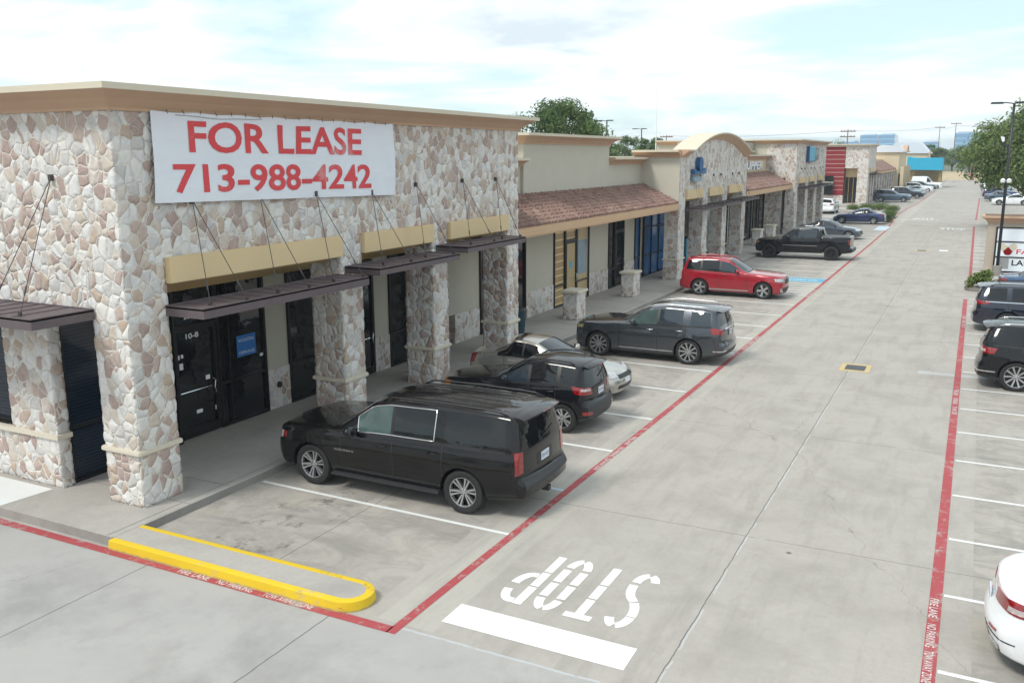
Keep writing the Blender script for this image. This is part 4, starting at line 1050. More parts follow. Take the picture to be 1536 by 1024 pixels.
    for w_ in cut:
        wx, wz = cen[w_]
        ec = {}
        for v in cut[w_]:
            for a, b in zip(v, v[1:] + v[:1]):
                e = (min(a, b), max(a, b)); ec[e] = ec.get(e, 0) + 1
        bd = [e for e, c in ec.items() if c == 1 and e[0] in kept and e[1] in kept]
        bv = set(q for e in bd for q in e)
        for q in bv:
            x, y, z = verts[q]; dx, dz = x - wx, z - wz
            if z > wz - .02 or True:
                d = math.hypot(dx, dz)
                if z >= wz: verts[q] = (wx + dx / d * ra, y, wz + dz / d * ra)
                else: verts[q] = (wx + (ra if dx > 0 else -ra), y, z)
        ring_e[w_] = bd
    for w_, bd in ring_e.items():
        for a, b in bd:
            A_, B_ = verts[a], verts[b]; s = 1 if A_[1] > 0 else -1
            lips.setdefault((w_, s), MB()).face([A_, B_, (B_[0], B_[1] - s * .32, B_[2]), (A_[0], A_[1] - s * .32, A_[2])])
    # complete mesh for normals + projecting details
    full = bpy.data.meshes.new('full'); full.from_pydata(verts, [], [tuple(dict.fromkeys(v)) for v, k in keep])
    bm = bmesh.new(); bm.from_mesh(full); bmesh.ops.recalc_face_normals(bm, faces=bm.faces); bm.verts.index_update()
    bmesh.ops.triangulate(bm, faces=bm.faces[:]); bm.normal_update(); bvh = BVHTree.FromBMesh(bm); bm.free()
    bm = bmesh.new(); bm.from_mesh(full); bmesh.ops.recalc_face_normals(bm, faces=bm.faces); bm.normal_update(); bm.verts.ensure_lookup_table()
    vn = [tuple(v.normal) for v in bm.verts]; flip = {}
    orient = [[v.index for v in f.verts] for f in bm.faces]; bm.free(); bpy.data.meshes.remove(full)
    # is the recalculated normal outward? use the roof vertex
    root = thing(name, label, cat, (0, 0, 0), group)
    parts = {}
    for (v, key), o in zip(keep, orient): parts.setdefault(key[0], []).append((o, key[1]))
    def build_part(pname, fl, mats, parent):
        used = {}; vs = []; fs = []; mi = []
        for o, k in fl:
            idx = []
            for q in o:
                if q not in used: used[q] = len(vs); vs.append(q)
                idx.append(used[q])
            fs.append(idx); mi.append(k)
        me = bpy.data.meshes.new(pname); me.from_pydata([verts[q] for q in vs], [], fs)
        for m_ in mats: me.materials.append(M[m_])
        if len(mats) > 1: me.polygons.foreach_set('material_index', mi)
        me.polygons.foreach_set('use_smooth', [True] * len(fs))
        me.normals_split_custom_set_from_vertices([vn[q] for q in vs])
        ob = bpy.data.objects.new(pname, me); COL.objects.link(ob); ob.parent = parent; ob['_o'] = [0, 0, 0]
        return ob
    objs = {}
    for key, fl in sorted(parts.items()):
        nm = 'side_window' if key.startswith('win') and key[3:].isdigit() else 'door' if key.startswith('door') else key
        if nm == 'side_window':
            k = int(key[3:]); mt = [(g('glass', [])[k] if k < len(g('glass', [])) else glass_side)]
        elif nm == 'windshield': mt = ['car_glass_sky']
        elif nm == 'rear_window': mt = [glass_side]
        elif nm == 'body': mt = [paintm, 'trim', g('cladm', 'cladding'), 'chrome']
        else: mt = [paintm]
        if nm in ('side_window', 'door'):       # left and right are separate parts
            for s in (1, -1):
                sub = [(o, k) for o, k in fl if sum(verts[q][1] for q in o) * s > 0]
                if sub: objs[key, s] = build_part(nm, sub, mt, root)
        else: objs[key] = build_part(nm, fl, mt, root)
    for lp_ in lips.values(): lp_.build('wheel_well', 'trim', root)
    b = MB(); b.box(xf - L + .35, xf - .35, -W * .72, W * .72, lerp(zl, L / 2) + .06, lerp(zl, L / 2) + .14)
    for wx, wz in cen: b.box(wx - ra, wx + ra, -W * .62, W * .62, lerp(zl, L / 2) + .1, r + ra * .9)
    b.build('underbody', 'trim', root)
    # wheels
    tw = g('tw', .235)
    tm, rm = wheel_mesh(g('rim', 'twin5'), r, tw, g('rr', r * .66))
    t0 = rimo = None
    for wx in (wb / 2, -wb / 2):
        for s in (1, -1):
            yy = s * (W * .985 - tw / 2 - .015)
            if t0 is None:
                t0 = tm.build('wheel', 'rubber', root, origin=(0, 0, 0), smooth=True, angle=.7); ri = rm.build('rim', [g('rimm', 'alloy'), 'alloy_dark'], t0, origin=(0, 0, 0), smooth=True, angle=.6)
                w_o, r_o = t0, ri
            else:
                w_o = t0.copy(); COL.objects.link(w_o); w_o.parent = root; r_o = ri.copy(); COL.objects.link(r_o); r_o.parent = w_o
            w_o.location = (wx, yy, r); w_o.rotation_euler = (0, rnd.uniform(0, 6), 0 if s > 0 else pi)
    # projected patches
    def cast(px, py, z, nx, ny):
        h = bvh.ray_cast(Vector((px + nx * 4, py + ny * 4, z)), Vector((-nx, -ny, 0)))
        return h[0] if h[0] is not None else None
    def patch(pname, mat_, ang, piv, quad_, off=.006, nu=10, nv=8, parent=None, thick_=.02):
        """quad_: corners (u,z) ll, lr, ur, ul in the vertical plane facing angle ang"""
        nx, ny = cos(radians(ang)), sin(radians(ang)); ux, uy = -ny, nx
        G = []
        for j in range(nv + 1):
            row = []
            for i in range(nu + 1):
                a, c = i / nu, j / nv
                u = (quad_[0][0] * (1 - a) + quad_[1][0] * a) * (1 - c) + (quad_[3][0] * (1 - a) + quad_[2][0] * a) * c
                z = (quad_[0][1] * (1 - a) + quad_[1][1] * a) * (1 - c) + (quad_[3][1] * (1 - a) + quad_[2][1] * a) * c
                h = cast(piv[0] + ux * u, piv[1] + uy * u, z, nx, ny)
                row.append(None if h is None else (h.x + nx * off, h.y + ny * off, h.z))
            G.append(row)
        mb = MB()
        for j in range(nv):
            for i in range(nu):
                q = [G[j][i], G[j][i + 1], G[j + 1][i + 1], G[j + 1][i]]
                if all(q): mb.face(q)
        bd = [(G[0][i], G[0][i + 1]) for i in range(nu)] + [(G[nv][i + 1], G[nv][i]) for i in range(nu)] + [(G[j + 1][0], G[j][0]) for j in range(nv)] + [(G[j][nu], G[j + 1][nu]) for j in range(nv)]
        for a, c in bd:
            if a and c: mb.face([a, (a[0] - nx * thick_, a[1] - ny * thick_, a[2]), (c[0] - nx * thick_, c[1] - ny * thick_, c[2]), c])
        if not mb.f: return None
        return mb.build(pname, mat_, parent or root, smooth=True, weld=True, angle=.6, origin=(0, 0, 0))
    def rect(u0, u1, z0, z1): return [(u0, z0), (u1, z0), (u1, z1), (u0, z1)]
    X = lambda t: xf - t
    for d in g('patches', []):
        nm, mt, where, q = d[0], d[1], d[2], d[3]; off = d[4] if len(d) > 4 else .006
        if len(q) == 4 and not hasattr(q[0], '__len__'): q = rect(*q)
        if where == 'R': patch(nm, mt, 180, (X(L) + .5, 0), q, off)
        elif where == 'F': patch(nm, mt, 0, (X(0) - .5, 0), q, off)
        elif where == 'RC':        # both rear corners, u from the corner, positive towards the side
            for s in (1, -1):
                pv = (X(L - .12), s * W * .9); qq = [(u * -s, z) for u, z in q]
                patch(nm, mt, 180 - s * 40, pv, qq, off)
        elif where == 'FC':
            for s in (1, -1):
                pv = (X(.15), s * W * .86); qq = [(u * s, z) for u, z in q]
                patch(nm, mt, s * 42, pv, qq, off)
        elif where == 'S':         # both sides, u = t along the car
            for s in (1, -1):
                qq = [(-s * X(u), z) for u, z in q]
                patch(nm, mt, 90 * s, (0, 0), qq, off, nu=24, nv=3)
        elif where == 'T':         # roof patch (t0,t1,y0,y1)
            pass
    # handles on the doors
    for (ht, hz) in g('handles', []):
        for s in (1, -1):
            par = None
            for i_, (a, b) in enumerate(zip(seams[:-1], seams[1:])):
                if a < ht < b: par = objs.get(('door%d' % i_, s))
            h = cast(X(ht), 0, hz, 0, s)
            if h is None: continue
            mb = MB(); y = h.y
            mb.tube([(X(ht) + .11, y - s * .01, hz), (X(ht) + .095, y + s * .03, hz), (X(ht) - .095, y + s * .032, hz + .004), (X(ht) - .11, y - s * .01, hz + .004)], [.011, .015, .015, .011], 8)
            mb.build('handle', g('handlem', paintm), par or root, origin=(0, 0, 0), smooth=True)
    # mirrors
    mt_ = g('mirror', (cowl + .42, lerp(belt, cowl + .4) + .09))
    for s in (1, -1):
        h = cast(X(mt_[0]), 0, mt_[1] - .03, 0, s)
        if h is None: continue
        mb = MB(); sz = g('mirs', 1)
        mb.sphere((X(mt_[0]) + .02, h.y + s * .14 * sz, mt_[1] + .02), .1 * sz, 10, (.75, 1.15, .85))
        mb.tube([(X(mt_[0]), h.y - s * .02, mt_[1] - .04), (X(mt_[0]) + .01, h.y + s * .08, mt_[1] - .02)], [.03, .025], 6)
        mo = mb.build('mirror', g('mirrorm', paintm), root, smooth=True)
        mb = MB(); mb.lathe([(.001, 0), (.075 * sz, 0), (.08 * sz, .012)], (X(mt_[0]) - .06, h.y + s * .14 * sz, mt_[1] + .02), 'x', 14); mb.build('mirror_glass', 'car_glass_sky', mo)
    if g('chrome'):
        a, b_ = g('chrome'); ii = [i for i, t in enumerate(st) if a - 1e-4 <= t <= b_ + 1e-4]
        jl = kinds.index(('gl', .09)); jh = kinds.index(('gl', .9))
        for s in (1, -1):
            def q_(i, j): p = verts[P[i, j, s]]; return (p[0], p[1] + s * .004, p[2])
            path = [q_(ii[0], j) for j in range(jl, jh + 1)] + [q_(i, jh) for i in ii[1:]] + [q_(ii[-1], j) for j in range(jh - 1, jl - 1, -1)] + [q_(i, jl) for i in ii[-2::-1]]
            b = MB(); b.tube(path, .0125, 6); b.build('window_trim', 'chrome', root, smooth=True)
    # roof rails
    if g('rails'):
        a, b_, mt = g('rails')
        for s in (1, -1):
            pts = []
            for k in range(15):
                t = a + (b_ - a) * k / 14; up = .05 if 0 < k < 14 else .0
                y = s * W * soft(wr, t, .12) * planf(t) * .93
                h = bvh.ray_cast(Vector((X(t), y, 4)), Vector((0, 0, -1)))
                if h[0] is not None: pts.append((X(t), y, h[0].z + up))
            if len(pts) > 4: b = MB(); b.tube(pts, .018, 8); b.build('roof_rail', mt, root, smooth=True)
    for ribs in g('ribs', []):
        b = MB()
        for y in ribs[2]:
            pts = []
            for k in range(12):
                t = ribs[0] + (ribs[1] - ribs[0]) * k / 11
                h = bvh.ray_cast(Vector((X(t), y, 4)), Vector((0, 0, -1)))
                if h[0] is not None: pts.append((X(t), y, h[0].z - .004 + (.004 if 0 < k < 11 else -.006)))
            b.tube(pts, .011, 6)
        b.build('roof_rib', paintm, root, smooth=True)
    if g('spoiler'):
        t0_, z_, dep, mt = g('spoiler'); b = MB()
        yw = W * lerp(wr, L) * .95
        prof_ = [(0, .012), (-dep * .6, .004), (-dep, -.028), (-dep, -.05), (-dep * .5, -.05), (0, -.045)]
        rows = []
        for k in range(13):
            y = yw * (2 * k / 12 - 1); bow = .10 * (y / yw) ** 2
            rows.append([(X(t0_) + dx + bow * (1 if dx else .3), y, z_ + dz - .045 * (y / yw) ** 2) for dx, dz in prof_])
        for a_, c_ in zip(rows[:-1], rows[1:]):
            for q in range(len(prof_)): b.face([a_[q], a_[(q + 1) % 6], c_[(q + 1) % 6], c_[q]])
        b.face(rows[0]); b.face(rows[-1][::-1])
        sp_o = b.build('spoiler', mt or paintm, root, smooth=True, weld=True, angle=.7)
        h = MB(); h.box(X(t0_) - dep - .003, X(t0_) - dep + .01, -.16, .16, z_ - .045, z_ - .03); h.build('brake_lamp', 'lamp_red', sp_o)
    if g('wiper'):
        h0 = cast(X(L) + .5, .0, g('wiper'), -1, 0)
        if h0:
            pts = []
            for k in range(8):
                y = .02 - .5 * k / 7; hh = cast(X(L) + .5, y, g('wiper') + .05 + .10 * (k / 7), -1, 0)
                if hh: pts.append((hh.x - .012, y, hh.z))
            b = MB(); b.tube(pts, .010, 5); b.build('rear_wiper', 'trim', root)
    if g('plate'):
        z_, end = g('plate'); sx = -1 if end == 'R' else 1
        h = cast(X(L) + .5 if end == 'R' else X(0) - .5, 0, z_, sx, 0)
        if h:
            b = MB(); b.box(h.x, h.x + sx * .014, -.155, .155, z_ - .078, z_ + .078); p_ = b.build('number_plate', 'plate', root)
            b = MB(); text_to(b, 'KBH 4072' if rnd.random() < .5 else 'MTR 1968', .26, .07, lambda u, v_, d: (h.x + sx * .0155, (u if end == 'F' else -u), z_ + v_)); b.build('plate_number', 'blue_glass', p_)
    for tx in g('badges', []):
        txt, t_, z_, w_, h_ = tx
        for s in (1, -1):
            b = MB(); v, f = text_mb(txt, 1, .01, 1.25)
            x0, x1 = min(p[0] for p in v), max(p[0] for p in v); y0, y1 = min(p[1] for p in v), max(p[1] for p in v); vv = []
            for p in v:
                tt = t_ + ((p[0] - x0) / (x1 - x0) - .5) * w_ * (1 if s > 0 else -1) ; z = z_ + ((p[1] - y0) / (y1 - y0) - .5) * h_
                hh = cast(X(tt), 0, z, 0, s); vv.append((X(tt), (hh.y if hh else 0) + s * .005, z))
            b.add(vv, f); b.build('badge', 'chrome', root)
    if g('boards'):
        for s in (1, -1):
            b = MB(); b.box(X(g('boards')[1]), X(g('boards')[0]), s * W * .86, s * (W * .86 + .17), .30, .36); b.build('running_board', 'cladding', root, bevel=.02)
    if g('hitch'):
        b = MB(); b.box(X(L) + .0, X(L) + .2, -.05, .05, .33, .43); b.build('tow_hitch', 'trim', root)
    root.location = loc; root.rotation_euler = (0, 0, rz)
    return root

def suvspec(L, W, H, wb, fo, r, hood=1.02, beltz=1.06, **k):
    """shared SUV silhouette, stretched by the real dimensions"""
    c = fo + r + .25; roofr = L - .42
    d = dict(L=L, W=W, wb=wb, fo=fo, r=r, suv=True, ws=(c + .12, c + .98),
        top=[(0, hood - .07), (.08, hood - .01), (.4, hood + .03), (c, hood + .10), (c + .14, hood + .14), (c + .92, H - .085), (c + 1.4, H - .015), (L * .62, H), (L - .7, H - .025), (L - .2, H - .055), (L, H - .07)],
        belt=[(0, hood - .15), (.2, hood - .06), (c, hood + .02), (c + .4, beltz - .01), (L - .6, beltz + .06), (L, beltz + .07)],
        wr=[(0, .80), (.3, .86), (c, .86), (c + .98, .70), (c + 1.5, .715), (L - .8, .70), (L, .68)],
        bf=.17, nose=[(.2, .08), (.48, 0), (.65, .01), (hood - .2, .03), (hood, .09), (hood + .2, .14)],
        tail=[(.2, .07), (.42, .0), (.62, .0), (.70, .06), (beltz, .10), (H, .38)], fr=1.15)
    d['crease'] = .70
    d.update(k); return d
def sedanspec(L, W, H, wb, fo, r, hood=.86, deck=1.02, **k):
    c = fo + r + .16
    d = dict(L=L, W=W, wb=wb, fo=fo, r=r, ws=(c + .08, c + 1.0), rg=(L - 1.62, L - .82), gate_f=.5,
        top=[(0, hood - .20), (.1, hood - .12), (.5, hood - .02), (c, hood + .09), (c + .1, hood + .13), (c + .98, H - .07), (c + 1.4, H - .01), (c + 1.8, H), (L - 1.7, H - .05), (L - .80, deck + .03), (L - .35, deck), (L - .1, deck - .02), (L, deck - .06)],
        belt=[(0, hood - .27), (.2, hood - .15), (c, hood + .0), (c + .4, hood + .05), (L - 1.4, deck - .06), (L - .3, deck - .07), (L, deck - .14)],
        wr=[(0, .78), (.3, .86), (c, .87), (c + 1.0, .68), (L - 1.7, .66), (L - .85, .80), (L - .3, .84), (L, .82)],
        zl=[(0, .22), (.5, .18), (L - .6, .2), (L, .28)],
        nose=[(.15, .07), (.42, 0), (.55, .03), (hood, .22)], tail=[(.2, .07), (.45, 0), (.6, .02), (deck, .12)], tw=.215, drop=.07, wsb=.2, wins=[(c + .42, c + 1.34), (c + 1.40, c + 2.14)], handlem=None)
    d.update(k)
    if d['handlem'] is None: d.pop('handlem')
    return d
PARK = 'cars parked nose to kerb along the shop fronts'
PARKR = 'cars parked in the right hand stalls'
# 1 big black wagon
sub = dict(L=5.55, W=2.04, wb=3.34, fo=.97, r=.405, suv=True, ws=(1.55, 2.42), rr=.27, tw=.27,
    top=[(0, 1.08), (.07, 1.15), (.3, 1.20), (1.45, 1.25), (1.58, 1.29), (2.32, 1.81), (2.7, 1.885), (3.6, 1.91), (4.7, 1.90), (5.3, 1.88), (5.55, 1.86)],
    belt=[(0, 1.0), (.2, 1.09), (1.5, 1.17), (5.55, 1.21)], wr=[(0, .86), (.3, .90), (1.5, .90), (2.4, .76), (2.9, .77), (5.0, .765), (5.55, .75)],
    zl=[(0, .34), (.5, .32), (1.5, .36), (4.3, .36), (4.9, .36), (5.55, .46)], drop=.06,
    nose=[(.25, .10), (.5, 0), (.75, .0), (.82, .03), (1.0, .04), (1.2, .10)], tail=[(.3, .05), (.45, 0), (.70, 0), (.76, .09), (1.2, .11), (1.85, .28)], fr=1.1, bf=.14, br=.09, pf=.05, pr=.03,
    wins=[(1.98, 2.78), (2.86, 3.72), (3.92, 5.25)], seams=[1.62, 2.83, 3.90], chrome=(1.98, 3.74), black_pillar=True, glass=['car_glass_front', 'car_glass', 'car_glass'], crease=.70,
    handles=[(2.62, 1.02), (3.72, 1.04)], rim='six', rails=(2.5, 5.1, 'trim'), spoiler=(5.24, 1.86, .26, None), wiper=1.28, plate=(1.00, 'R'), boards=(1.45, 3.85), hitch=True,
    badges=[('SUBURBAN', 1.76, .82, .44, .038)], ribs=[(2.7, 5.1, (-.55, -.33, -.11, .11, .33, .55))], mirror=(2.02, 1.22), mirs=1.25,
    patches=[('taillight', 'lamp_red', 'RC', [(-.09, .88), (.10, .86), (.09, 1.26), (-.09, 1.25)], .012), ('headlight', 'lamp_clear', 'FC', [(-.2, .84), (.16, .86), (.2, 1.0), (-.2, 1.0)]), ('side_marker', 'lamp_red', 'FC', [(.17, .88), (.23, .88), (.23, 1.0), (.17, 1.0)], .01),
             ('grille', 'trim', 'F', (-.62, .62, .66, 1.02)), ('rear_bumper_step', 'cladding', 'R', (-.86, .86, .60, .74), .015), ('plate_recess', 'trim', 'R', (-.3, .3, .88, 1.10), .004), ('lower_chrome', 'trim', 'S', (1.3, 3.9, .46, .49), .008)])
make_car('long black wagon SUV with chrome framed windows nearest the street corner', 'paint_black', sub, (-9.30, 13.98, 0), pi, 'parked_suv', 'car', PARK)
# 2 small black SUV
eco = suvspec(4.05, 1.77, 1.66, 2.55, .80, .345, 1.0, 1.04, wins=[(1.72, 2.42), (2.50, 3.18), (3.30, 3.78)], seams=[1.42, 2.46, 3.2], rim='twin5', clad=.12, cladR=.44, handles=[(2.28, .93), (3.05, .96)], plate=(.92, 'R'), wiper=1.18,
    spoiler=(3.78, 1.575, .2, None), rails=(1.9, 3.55, 'trim'), glass=['car_glass_sky', 'car_glass', 'car_glass'], tail=[(.2, .07), (.42, .0), (.66, .0), (.74, .08), (1.04, .10), (1.66, .32)],
    patches=[('taillight', 'lamp_red', 'RC', [(-.26, .90), (.22, .95), (.26, 1.12), (-.24, 1.06)], .012), ('reverse_lamp', 'lamp_pale', 'RC', [(-.20, .99), (.10, 1.02), (.10, 1.07), (-.20, 1.04)], .018), ('reflector', 'lamp_red', 'RC', [(-.20, .46), (.08, .47), (.08, .55), (-.20, .54)], .012), ('headlight', 'lamp_amber', 'FC', [(-.1, .78), (.22, .80), (.24, .92), (-.1, .92)], .01), ('grille', 'trim', 'F', (-.5, .5, .5, .8))])
make_car('small black SUV behind the long black wagon with one alloy wheel showing', 'paint_gloss_black', eco, (-9.28, 19.0, 0), pi, 'parked_suv', 'car', PARK)
# 3 tan sedan, tail to the kerb
tan = sedanspec(4.46, 1.72, 1.44, 2.60, .88, .31, .84, 1.0, seams=[1.42, 2.42, 3.3], rim='cover', handles=[(2.24, .82), (3.12, .85)], chrome_to=0, glass=['car_glass', 'car_glass'],
    patches=[('taillight', 'lamp_red', 'RC', [(-.12, .68), (.16, .70), (.18, .94), (-.06, .93)], .012), ('headlight', 'lamp_clear', 'FC', [(-.26, .60), (.22, .64), (.26, .76), (-.2, .72)], .012), ('grille', 'trim', 'F', (-.42, .42, .56, .66)), ('air_intake', 'trim', 'F', (-.5, .5, .30, .40)), ('number_plate', 'plate', 'F', (-.15, .15, .43, .54), .012)])
make_car('old tan sedan parked tail to the kerb between two dark SUVs', 'paint_tan', tan, (-9.92, 21.85, 0), 0, 'parked_sedan', 'car', PARK)
# 4 charcoal SUV
exp = suvspec(4.95, 2.0, 1.77, 2.90, .93, .39, 1.08, 1.10, wins=[(1.95, 2.80), (2.88, 3.62), (3.86, 4.62)], seams=[1.58, 2.84, 3.74], rim='ten', rr=.285, clad=.10, handles=[(2.62, 1.0), (3.55, 1.02)], handlem='chrome', rails=(2.2, 4.4, 'alloy'), plate=(.98, 'R'), wiper=1.22, spoiler=(4.62, 1.69, .24, None),
    glass=['car_glass_front', 'car_glass_sky', 'car_glass_sky'], cladR=.2,
    patches=[('taillight', 'lamp_red', 'RC', [(-.22, .96), (.25, 1.0), (.25, 1.18), (-.22, 1.12)], .012), ('headlight', 'lamp_yellow', 'FC', [(-.24, .86), (.22, .88), (.24, .98), (-.2, .97)], .012), ('grille', 'trim', 'F', (-.55, .55, .6, .86)), ('rocker_trim', 'alloy', 'S', (1.62, 3.5, .36, .385), .012), ('bumper_trim', 'chrome', 'RC', [(-.3, .46), (.2, .46), (.2, .49), (-.3, .49)], .012), ('gate_trim', 'chrome', 'R', (-.5, .5, 1.09, 1.13), .012), ('license_recess', 'trim', 'R', (-.28, .28, .9, 1.06))])
make_car('dark grey SUV with silver roof rails and many spoked bright wheels', 'paint_charcoal', exp, (-8.84, 27.12, 0), pi, 'parked_suv', 'car', PARK)
# 5 red crossover
jou = suvspec(4.78, 1.84, 1.74, 2.84, .90, .375, 1.04, 1.08, wins=[(1.92, 2.80), (2.88, 3.66), (3.74, 4.55)], seams=[1.58, 2.84, 3.76], rim='five', rr=.26, handles=[(2.62, .98), (3.55, 1.0)], rails=(2.2, 4.3, 'paint_red'), mirrorm='paint_red', glass=['car_glass_sky', 'car_glass', 'car_glass'], cladF=.25,
    patches=[('headlight', 'lamp_clear', 'FC', [(-.28, .76), (.22, .80), (.26, .93), (-.25, .92)], .012), ('grille', 'trim', 'F', (-.4, .4, .68, .88)), ('lower_fascia', 'cladding', 'F', (-.66, .66, .3, .52), .008), ('skid_trim', 'alloy', 'FC', [(-.26, .28), (.0, .34), (.02, .50), (-.04, .50)], .016), ('fog_lamp', 'lamp_clear', 'FC', [(-.1, .40), (.02, .40), (.02, .48), (-.1, .48)], .018), ('rocker_trim', 'alloy', 'S', (1.55, 3.45, .30, .35), .012), ('taillight', 'lamp_red', 'RC', [(-.3, .92), (.12, .94), (.16, 1.06), (-.3, 1.06)], .012)])
make_car('bright red crossover parked tail to the kerb by the arched shop', 'paint_red', jou, (-9.47, 40.95, 0), 0, 'parked_suv', 'car', PARK)
# 6 black pickup
ram = dict(L=5.85, W=2.06, wb=3.68, fo=.98, r=.44, suv=False, ws=(1.62, 2.42), rg=(4.02, 4.12), rr=.27, tw=.30, gap=.07, bed=(4.14, 5.72),
    top=[(0, 1.02), (.1, 1.12), (.35, 1.17), (1.5, 1.26), (1.64, 1.30), (2.38, 1.84), (2.7, 1.93), (3.5, 1.95), (3.98, 1.90), (4.13, 1.44), (4.25, 1.42), (5.7, 1.45), (5.85, 1.42)], ts=.05,
    belt=[(0, .94), (.2, 1.04), (1.5, 1.18), (2.2, 1.22), (4.0, 1.27), (4.2, 1.36), (5.85, 1.37)], wr=[(0, .84), (.3, .88), (1.55, .90), (2.4, .74), (2.8, .76), (3.95, .74), (4.16, .92), (5.85, .91)], zl=[(0, .42), (.5, .38), (5.2, .42), (5.85, .5)],
    nose=[(.3, .1), (.6, 0), (.8, .02), (1.1, .08), (1.25, .18)], tail=[(.4, .05), (.6, 0), (.68, 0), (.76, .12), (1.4, .12)], bf=.18, br=.05, pf=.05, pr=.02, clad=.06, drop=.07,
    wins=[(2.08, 2.88), (2.96, 3.78)], seams=[1.72, 2.92, 3.86], handles=[(2.72, 1.1), (3.7, 1.12)], rim='multi', rimm='alloy_dark', glass=['car_glass_sky', 'car_glass_sky'], mirs=1.35, mirror=(2.1, 1.33),
    patches=[('taillight', 'lamp_red', 'RC', [(-.10, .98), (.14, .98), (.14, 1.24), (-.10, 1.24)], .012), ('headlight', 'lamp_amber', 'FC', [(-.1, .93), (.2, .94), (.2, 1.03), (-.1, 1.02)], .012), ('grille', 'trim', 'F', (-.6, .6, .7, 1.02)), ('side_trim', 'chrome', 'S', (1.8, 3.8, .83, .855), .012), ('bed_gap', 'trim', 'S', (3.93, 3.955, .55, 1.34), .004), ('rear_bumper', 'cladding', 'R', (-.86, .86, .54, .72), .05)])
make_car('black crew cab pickup truck with black wheels and covered bed', 'paint_truck', ram, (-9.37, 58.0, 0), pi, 'parked_pickup', 'pickup truck', PARK)
# 7 slate sedan, tail to kerb
sed = sedanspec(4.7, 1.82, 1.46, 2.75, .92, .33, .88, 1.02, seams=[1.45, 2.5, 3.4], rim='twin5', handles=[(2.3, .85), (3.2, .88)], glass=['car_glass_sky', 'car_glass'],
    patches=[('taillight', 'lamp_red', 'RC', [(-.3, .76), (.2, .78), (.2, .92), (-.3, .9)], .012), ('headlight', 'lamp_clear', 'FC', [(-.26, .62), (.22, .66), (.26, .78), (-.2, .74)], .012), ('grille', 'trim', 'F', (-.45, .45, .4, .64))])
make_car('slate blue sedan half hidden behind the black pickup', 'paint_slate', sed, (-9.75, 72.9, 0), 0, 'parked_sedan', 'car', PARK)
navy = make_car('deep blue sedan parked beside the round green bushes', 'paint_navy', dict(sed, plate=(.8, 'R')), (-9.65, 90.0, 0), pi, 'parked_sedan', 'car', PARK)
suvg = suvspec(4.75, 1.9, 1.70, 2.8, .92, .37, 1.04, 1.08, wins=[(1.9, 2.72), (2.8, 3.5), (3.62, 4.4)], seams=[1.55, 2.76, 3.56], rim='five', handles=[(2.55, .98), (3.4, 1.0)], rails=(2.1, 4.2, 'alloy'), plate=(.95, 'R'), spoiler=(4.42, 1.60, .22, None),
    patches=[('headlight', 'lamp_clear', 'FC', [(-.26, .8), (.22, .82), (.24, .92), (-.2, .91)], .012), ('grille', 'trim', 'F', (-.5, .5, .55, .82)), ('taillight', 'lamp_red', 'RC', [(-.26, .94), (.2, .96), (.2, 1.12), (-.26, 1.1)], .012)])
make_car('white SUV parked beside the square stone shop facing away', 'paint_white', suvg, (-14.6, 105.5, 0), pi / 2, 'parked_suv', 'car')
FAR = 'distant cars parked past the bushes'
g1 = make_car('grey blue SUV first of the distant cars past the bushes', 'paint_steel_blue', suvg, (-10.2, 134.2, 0), 0, 'parked_suv', 'car', FAR)
make_car('dark blue SUV behind the first distant grey blue one', 'paint_midnight', suvg, (-9.2, 146, 0), 0, 'parked_suv', 'car', FAR)
make_car('pale blue sedan beyond the distant dark blue SUV', 'paint_steel_blue', sed, (-9.3, 153, 0), 0, 'parked_sedan', 'car', FAR)
make_car('silver sedan with red tail lamps in the distant row', 'paint_silver', sed, (-9.4, 161, 0), pi, 'parked_sedan', 'car', FAR)
make_car('white SUV in the distant row in front of the white van', 'paint_white', suvg, (-9.0, 171, 0), 0, 'parked_suv', 'car', FAR)
make_car('dark SUV half hidden between white vehicles in the distant row', 'paint_slate', suvg, (-8.8, 179, 0), 0, 'parked_suv', 'car', FAR)
van = suvspec(5.6, 2.0, 2.35, 3.4, .95, .37, 1.2, 1.25, wins=[(1.9, 2.7)], seams=[1.55, 2.8], handles=[(2.6, 1.1)], rim='cover', patches=[('headlight', 'lamp_clear', 'FC', [(-.2, .8), (.2, .8), (.2, 1.0), (-.2, 1.0)], .012), ('taillight', 'lamp_red', 'RC', [(-.05, .9), (.1, .9), (.1, 1.4), (-.05, 1.4)], .012)])
make_car('tall white van parked in front of the teal canopy', 'paint_white', van, (-8.6, 189, 0), 0, 'parked_van', 'van', FAR)
# right hand stalls
wsed = sedanspec(4.9, 1.86, 1.46, 2.83, .95, .335, .88, 1.06, seams=[1.5, 2.55, 3.5], rim='twin5', handles=[(2.35, .86), (3.3, .9)], br=.26, pr=.10, fr=1.1, tail=[(.2, .10), (.40, .03), (.55, .0), (.68, .04), (.76, .10), (1.06, .13)],
    patches=[('taillight', 'lamp_red', 'RC', [(-.42, .80), (.30, .83), (.30, .99), (-.40, .95)], .014), ('reverse_lamp', 'lamp_pale', 'RC', [(-.02, .845), (.22, .86), (.22, .92), (-.02, .905)], .022), ('bumper_crease', 'trim', 'RC', [(-.55, .44), (.16, .46), (.16, .475), (-.55, .455)], .008), ('lower_valance', 'trim', 'R', (-.7, .7, .26, .36), .006), ('exhaust', 'chrome', 'R', (.45, .68, .30, .36), .02), ('reflector', 'lamp_red', 'RC', [(-.3, .52), (-.1, .53), (-.1, .56), (-.3, .55)], .012)], plate=(.72, 'R'))
make_car('white sedan showing its curved tail and red lamp at the right edge', 'paint_white', wsed, (3.07, 12.3, 0), 0, 'parked_sedan', 'car', PARKR)
